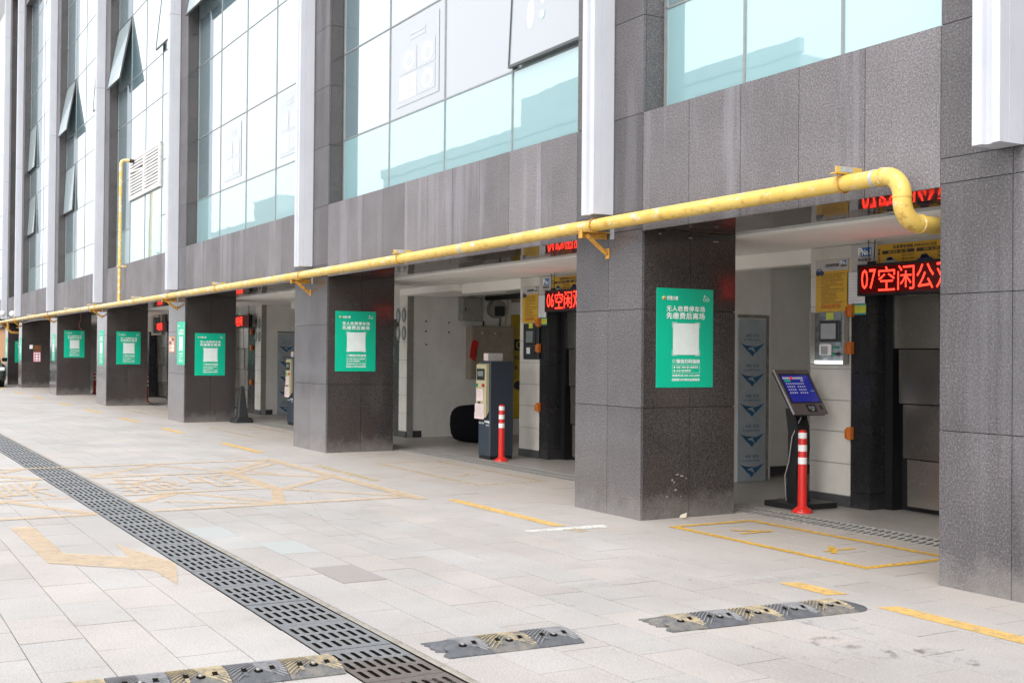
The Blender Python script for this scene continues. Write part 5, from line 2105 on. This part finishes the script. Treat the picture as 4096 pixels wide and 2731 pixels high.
# ventilator box and exit lamps in the far openings
t_ = thing('ventilator_box', 'dark ventilator box with grey frame hanging in the far opening', 'ventilator', (-27.9, 2.3, 2.0))
s = MB()
s.box(-28.5, -27.1, 2.30, 2.40, 2.0, 2.06)
s.box(-28.5, -27.1, 2.30, 2.40, 2.56, 2.62)
s.box(-28.5, -28.25, 2.30, 2.40, 2.061, 2.559)
s.box(-27.25, -27.1, 2.30, 2.40, 2.061, 2.559)
emit('frame', s, 'cabinet_tan', t_)
emit('case', MB().bbox(-28.24, -27.26, 2.34, 2.44, 2.065, 2.555, .004), 'black_metal', t_)
s = MB()
for i in range(7):
    s.bbox(-28.22, -27.95, 2.325, 2.338, 2.09+.065*i, 2.125+.065*i, .003)
emit('blade', s, 'machine_navy', t_)
t_ = thing('exit_lamp', 'small green exit lamp over the far dark doorway', 'lamp', (-19.0, 2.2, 2.45))
emit('case', MB().bbox(-19.62, -19.40, 2.30, 2.34, 2.46, 2.56, .004), 'lamp_white', t_)
emit('lens', MB().bbox(-19.60, -19.42, 2.294, 2.2995, 2.475, 2.545, .002), 'exit_green', t_)

# dangling wires
s = MB().tube([(-31.95, .75, 2.66), (-31.94, .74, 2.5), (-31.93, .70, 2.42), (-31.94, .69, 2.30), (-31.93, .74, 2.22), (-31.93, .80, 2.21)], .012, 6)
tag(emit('dangling_wire', s, 'cable_red'), 'thin red wire dangling from the soffit at a far pillar', 'wire')
s = MB().tube([(-40.62, -.02, 2.70), (-40.55, .05, 2.58), (-38.5, .02, 2.60), (-36, .0, 2.60), (-33.5, -.02, 2.57)], .02, 6)
tag(emit('loose_cable', s, 'cable_grey'), 'grey cable slung under the yellow pipe at the far pillars', 'cable')
for (x_, z_) in ((-44.8, 3.03), (-41.4, 2.93)):
    t_ = thing('spot_lamp', 'small white spot lamp on the far wall ' + ('above the dark car' if x_ < -43 else 'between two white fins'), 'lamp', (x_, -.2, z_), group='white spot lamps on the far wall')
    emit('shade', MB().lathe(x_, -.26, [(.03, z_-.1), (.11, z_-.06), (.13, z_+.04), (.06, z_+.13)], 12), 'lamp_white', t_)
    emit('arm', MB().tube([(x_, -.26, z_-.1), (x_, -.15, z_-.16), (x_, .0, z_-.16)], .018, 6), 'lamp_white', t_)

# a ring of old adhesive beside the nearest fin
s = MB()
pts = [(4.87+.052*math.cos(a), -.006, 2.900+.058*math.sin(a)) for a in [2*math.pi*i/20 for i in range(21)]]
s.tube(pts, .0065, 6)
tag(emit('adhesive_ring', s, 'ring_cream'), 'cream ring of old adhesive on the granite beside a white fin', 'ring')
# a dry leaf at the foot of the pillar
s = MB().add([(1.16, .40, .006), (1.19, .46, .012), (1.145, .50, .05), (1.13, .44, .03)], [(0, 1, 2, 3)])
s.add([(1.15, .42, .004), (1.20, .43, .004), (1.21, .48, .006)], [(0, 1, 2)])
tag(emit('dry_leaf', s, 'litter_pale'), 'pale dry leaf lying at the foot of the dark pillar', 'leaf')

# ------------------------------------------------------------------ rubber speed humps
def hump_profile(t):
    """height and x at t in 0..1 across the hump"""
    x = (t-.5)*.335
    h = .005+.032*max(0.0, 1-abs(2*t-1)**2.2)
    return x, h


MODW = .2625


def module_mesh(yellow, broken=False):
    s = MB()
    nx = 14
    L = MODW-.003
    rr = random.Random(31)
    for side in (0,):
        vs = []
        ny = 6
        for j in range(ny+1):
            yv = -L/2+L*j/ny
            for i in range(nx+1):
                x, h = hump_profile(i/nx)
                yy, hh = yv, h
                if broken:
                    f = max(0, 1-j/2.4)
                    hh = max(.006, h*(1-f*rr.uniform(.45, .95)))
                    if j == 0:
                        yy += rr.uniform(0, .02)+(0.05 if 8 < i < 12 else 0)
                vs.append((x, yy, hh))
        fs = [(j*(nx+1)+i, j*(nx+1)+i+1, (j+1)*(nx+1)+i+1, (j+1)*(nx+1)+i) for j in range(ny) for i in range(nx)]
        s.add(vs, fs, 0, not broken)
        # skirts
        ring = [j*(nx+1) for j in range(ny+1)], [j*(nx+1)+nx for j in range(ny+1)], list(range(nx+1)), [ny*(nx+1)+i for i in range(nx+1)]
        for lst in ring:
            top = [vs[q] for q in lst]
            bot = [(a, b, 0) for a, b, c_ in top]
            m_ = len(top)
            s.add(top+bot, [(q, q+1, m_+q+1, m_+q) for q in range(m_-1)], 0)
    # chevron ribs standing on the curved back
    rib = 1
    for side in (-1, 1):
        for i in range(10):
            t0 = -.22+.088*i
            pts = []
            for q in range(7):
                f = q/6
                t = t0+.40*f
                yc = side*(.003+f*(L/2-.006))
                if t < .07 or t > .93:
                    continue
                if broken and yc < -.02:
                    continue
                if t > .60 and abs(yc) < .028:
                    continue
                x, h = hump_profile(t)
                pts.append((x, yc, h))
            for q in range(len(pts)-1):
                (xa, ya, ha), (xb, yb, hb) = pts[q], pts[q+1]
                e = .0062
                up = .0048
                s.add([(xa-e, ya, ha-.001), (xa+e, ya, ha-.001), (xb+e, yb, hb-.001), (xb-e, yb, hb-.001),
                       (xa-e*.7, ya, ha+up), (xa+e*.7, ya, ha+up), (xb+e*.7, yb, hb+up), (xb-e*.7, yb, hb+up)],
                      [(4, 5, 6, 7), (0, 4, 7, 3), (1, 2, 6, 5)]+([(0, 1, 5, 4)] if q == 0 else [])+([(2, 3, 7, 6)] if q == len(pts)-2 else []), rib)
    # cable slots: flat dark faces stand in for their shaded wells, with a sloping lip
    for yy in (-.062, .068):
        if broken and yy < 0:
            continue
        x, h = hump_profile(.70)
        s.add([(x-.022, yy-.012, h+.0135), (x-.022, yy+.012, h+.0135), (x+.012, yy+.012, h+.0045), (x+.012, yy-.012, h+.0045)], [(0, 1, 2, 3)], 2)
        s.add([(x+.012, yy-.010, h+.0048), (x+.012, yy+.010, h+.0048), (x+.045, yy+.014, h-.006), (x+.045, yy-.004, h-.006)], [(0, 1, 2, 3)], rib if yellow else 0)
    nm = 'hump_yellow' if yellow else 'hump_black'
    return s.mesh('hump_module', [nm, 'hump_rib' if yellow else 'hump_rib_dark', 'trench'])


MODS = {(yv, bv): module_mesh(yv, bv) for yv in (True, False) for bv in (True, False)}
bolt_mb = MB()
xb_, hb_ = hump_profile(.70)
bolt_mb.lathe(xb_, .003, [(.021, hb_-.004), (.021, hb_+.0035), (.017, hb_+.004)], 14)
bolt_mb.lathe(xb_, .003, [(.012, hb_+.004), (.012, hb_+.010), (.008, hb_+.013)], 6, 1, False)
BOLT = bolt_mb.mesh('hump_bolt', ['trench', 'bolt_steel'])


def hump(x, y0, n, rot, first_yellow, broken0, cap, lab):
    m_ = Matrix.Translation((x, y0, 0.0005)) @ Matrix.Rotation(rot, 4, 'Z')
    t_ = thing('speed_hump', lab, 'speed hump', mat=m_, group='black and yellow rubber speed humps')
    for i in range(n):
        yel = (i % 2 == 0) == first_yellow
        o = bpy.data.objects.new('hump_module', MODS[(yel, broken0 and i == 0)])
        C.objects.link(o)
        o.parent = t_
        o.location = (0, MODW*(i+.5), 0)
        b = bpy.data.objects.new('bolt', BOLT)
        C.objects.link(b)
        b.parent = o
    if cap:
        s = MB()
        vs, fs = [], []
        nx, ny = 14, 6
        for j in range(ny+1):
            f = j/ny
            for i in range(nx+1):
                xx, h = hump_profile(i/nx)
                vs.append((xx*math.sqrt(max(0.02, 1-(f*.97)**2)), MODW*n+.002+f*.15, max(.003, h*(1-f**1.6))))
        fs = [(j*(nx+1)+i, j*(nx+1)+i+1, (j+1)*(nx+1)+i+1, (j+1)*(nx+1)+i) for j in range(ny) for i in range(nx)]
        s.add(vs, fs, 0, True)
        for lst in ([j*(nx+1)+nx for j in range(ny+1)], [j*(nx+1) for j in range(ny+1)]):
            top = [vs[q] for q in lst]
            bot = [(a, b, 0) for a, b, c_ in top]
            k_ = len(top)
            s.add(top+bot, [(q, q+1, k_+q+1, k_+q) for q in range(k_-1)], 0)
        emit('end_cap', s, 'hump_black', t_, True)
    return t_


hump(4.565, -2.41, 5, -.075, True, True, True, 'five section speed hump with rounded end cap lying nearest the yellow dashes')
hump(4.503, -3.735, 3, -.037, False, True, False, 'short three section speed hump with a chewed end beside the drain grates')
hump(4.385, -6.62, 9, -.056, True, False, False, 'long speed hump on the far side of the drain, cut off by the picture edge')

# ------------------------------------------------------------------ cars
def wheel(mb, x, y, r, side):
    mb.tube([(x, y, r), (x, y+side*.20, r)], r, 20, 0)


def car(m_, col, lab, grp=None):
    t_ = thing('parked_car', lab, 'car', mat=m_, group=grp)
    L, Wd = 4.5, 1.78
    side = [(-2.25, .38), (-2.28, .62), (-2.18, .90), (-1.75, .98), (.85, 1.02), (1.75, .93), (2.15, .80), (2.25, .58), (2.22, .32), (1.9, .22), (-1.95, .22)]
    s = MB()
    vs = []
    ycs = ((-1, .90, .0), (-.86, 1.0, .03), (.86, 1.0, .03), (1, .90, .0))
    n = len(side)
    for ky, sc, _ in ycs:
        for a, b in side:
            vs.append((a*(.985 if abs(ky) == 1 else 1), ky*Wd/2, .55+(b-.55)*sc))
    fs = []
    for q in range(3):
        for i in range(n):
            fs.append((q*n+i, q*n+(i+1) % n, (q+1)*n+(i+1) % n, (q+1)*n+i))
    fs += [tuple(range(n))[::-1], tuple(range(3*n, 4*n))]
    s.add(vs, fs)
    emit('body', s, col, t_, True)
    cab = [(-2.05, .97), (-1.75, 1.38), (-1.2, 1.60), (.15, 1.62), (.62, 1.45), (1.15, .995)]
    s = MB()
    n = len(cab)
    vs = [(a, -Wd/2*(.93 if b < 1 else .78 if b > 1.5 else .85), b) for a, b in cab]+[(a, Wd/2*(.93 if b < 1 else .78 if b > 1.5 else .85), b) for a, b in cab]
    s.add(vs, [tuple(range(n))[::-1], tuple(range(n, 2*n))]+[(i, i+1, n+i+1, n+i) for i in range(n-1)])
    emit('cabin', s, col, t_, True)
    for sg in (-1, 1):
        s = MB()
        for (xa, xb, xc, xd) in ((-1.55, -.55, -.55, -1.25), (-.47, .86, .38, -.47)):
            z0, z1 = 1.03, 1.50
            y0, y1 = sg*(Wd/2*.915+.006), sg*(Wd/2*.80+.010)
            s.add([(xa, y0, z0), (xb, y0, z0), (xc, y1, z1), (xd, y1, z1)], [(0, 1, 2, 3)])
        emit('side_window', s, 'car_glass', t_, True)
        emit('mirror', MB().bbox(.68, .86, sg*(Wd/2+.10)-.10, sg*(Wd/2+.10)+.10, 1.02, 1.18, .03), col, t_, True)
        emit('headlight', MB().bbox(2.08, 2.24, sg*.66-.19, sg*.66+.19, .66, .80, .03), 'car_lamp', t_, True)
        emit('tail_light', MB().bbox(-2.275, -2.18, sg*.70-.16, sg*.70+.16, .78, .92, .02), 'button_red', t_, True)
        for xx in (-1.38, 1.38):
            w = MB().tube([(xx, sg*(Wd/2-.20), .33), (xx, sg*(Wd/2+.012), .33)], .33, 20)
            wo_ = emit('wheel', w, 'tyre', t_, True)
            rm = MB().tube([(xx, sg*(Wd/2+.0125), .33), (xx, sg*(Wd/2+.018), .33)], .21, 14)
            ro_ = emit('rim', rm, 'rim', wo_, True)
    for (xa, za, xb, zb, wa, wb) in ((1.12, 1.03, .66, 1.44, .80, .70), (-2.02, 1.02, -1.74, 1.38, .74, .66)):
        s = MB()
        ox = .012 if xa > 0 else -.012
        s.add([(xa+ox, -wa, za+.01), (xa+ox, wa, za+.01), (xb+ox, wb, zb+.01), (xb+ox, -wb, zb+.01)], [(0, 1, 2, 3)])
        emit('windscreen', s, 'car_glass', t_, True)
    emit('bumper', MB().bbox(2.17, 2.29, -.78, .78, .30, .52, .03), 'black_plastic', t_, True)
    emit('grille', MB().bbox(2.16, 2.275, -.42, .42, .60, .72, .01), 'black_metal', t_, True)
    return t_


def at(x, y, rz=0.0):
    return Matrix.Translation((x, y, 0)) @ Matrix.Rotation(rz, 4, 'Z')


car(at(-43.2, -1.41, 0.0), 'car_dark', 'dark green car nosing into view in front of the farthest pillar')
for i, (x, y, rz, col, lab) in enumerate(((-9.5, -11.6, 1.45, 'car_white', 'white car parked across the forecourt'), (-14.0, -11.8, 1.6, 'car_silver', 'silver car parked across the forecourt'),
                                          (-27.0, -9.6, 1.55, 'car_white', 'white car parked opposite the third pillar'), (-31.0, -9.9, 1.5, 'car_silver', 'silver car parked opposite the fourth pillar'))):
    car(at(x, y, rz), col, lab, 'cars parked across the forecourt')

# ------------------------------------------------------------------ across the street (seen in the glass)
def block(x0, x1, y0, y1, h, storeys, lab):
    t_ = thing('opposite_building', lab, 'building', ((x0+x1)/2, y1, 0))
    emit('wall', MB().bbox(x0, x1, y0, y1, 0, h, .1), 'opp_wall', t_)
    emit('roof_house', MB().bbox((x0+x1)/2-4, (x0+x1)/2+5, y1-9, y1-1, h+.91, h+3.6, .05), 'opp_wall', t_)
    emit('parapet', MB().bbox(x0-.15, x1+.15, y1-.3, y1+.15, h+.01, h+.9, .05), 'opp_wall', t_)
    s = MB()
    sh = h/storeys
    nx = int((x1-x0)/3.2)
    wm = MB().bbox(-1.0, 1.0, -.03, .05, 0, sh*.52, .02).mesh('window', ['opp_glass'])
    for r_ in range(storeys):
        for i in range(nx):
            o = bpy.data.objects.new('window', wm)
            C.objects.link(o)
            o.parent = t_
            c_ = mwof(t_).translation
            o.location = (x0+(i+.5)*(x1-x0)/nx-c_.x, y1-c_.y, r_*sh+sh*.28)
    return t_


block(-98, -40, -60, -40, 18.6, 5, 'plain grey block of five storeys across the street')
block(-165, -102, -62, -38, 17.0, 4, 'plain grey block of four storeys across the street')
block(-34, 10, -75, -60, 7.5, 2, 'low grey block of two storeys across the street')


def tree(x, y, h, r, seed):
    lab_ = ('leafy street tree across the road, first from the parked cars', 'second leafy street tree across the road', 'third leafy street tree across the road', 'farthest leafy street tree across the road')[seed-1]
    t_ = thing('street_tree', lab_, 'tree', (x, y, 0), group='street trees across the road')
    rr = random.Random(seed)
    s = MB()
    s.tube([(x, y, 0), (x+.1, y, h*.3), (x-.05, y+.1, h*.55)], [.2, .15, .09], 10)
    for q in range(6):
        a = q*1.05
        s.tube([(x, y, h*(.34+.03*q)), (x+r*.6*math.cos(a), y+r*.6*math.sin(a), h*(.6+.04*q))], [.07, .03], 6)
    emit('trunk', s, 'bark', t_)
    s = MB()
    cl = [(x+r*.75*rr.uniform(-1, 1), y+r*.75*rr.uniform(-1, 1), h*rr.uniform(.48, .95), r*rr.uniform(.25, .5)) for _ in range(13)]
    for _ in range(1500):
        a, b, c_, q = rr.choice(cl)
        d = Vector((rr.gauss(0, 1), rr.gauss(0, 1), rr.gauss(0, 1))).normalized()*q*rr.uniform(.5, 1.05)
        p = Vector((a, b, c_))+d
        u = Vector((rr.gauss(0, 1), rr.gauss(0, 1), rr.gauss(0, 1))).normalized()
        v_ = u.cross(Vector((rr.gauss(0, 1), rr.gauss(0, 1), rr.gauss(0, 1)))).normalized()
        z = rr.uniform(.10, .2)
        s.add([p-u*z, p-v_*z*.5, p+u*z, p+v_*z*.5], [(0, 1, 2, 3)])
    emit('crown', s, 'leaf', t_)


tree(-62, -24, 9.0, 2.8, 1)
tree(-74, -23, 10.5, 3.2, 2)
tree(-100, -25, 11.0, 3.4, 3)
tree(-120, -24, 12.0, 3.6, 4)
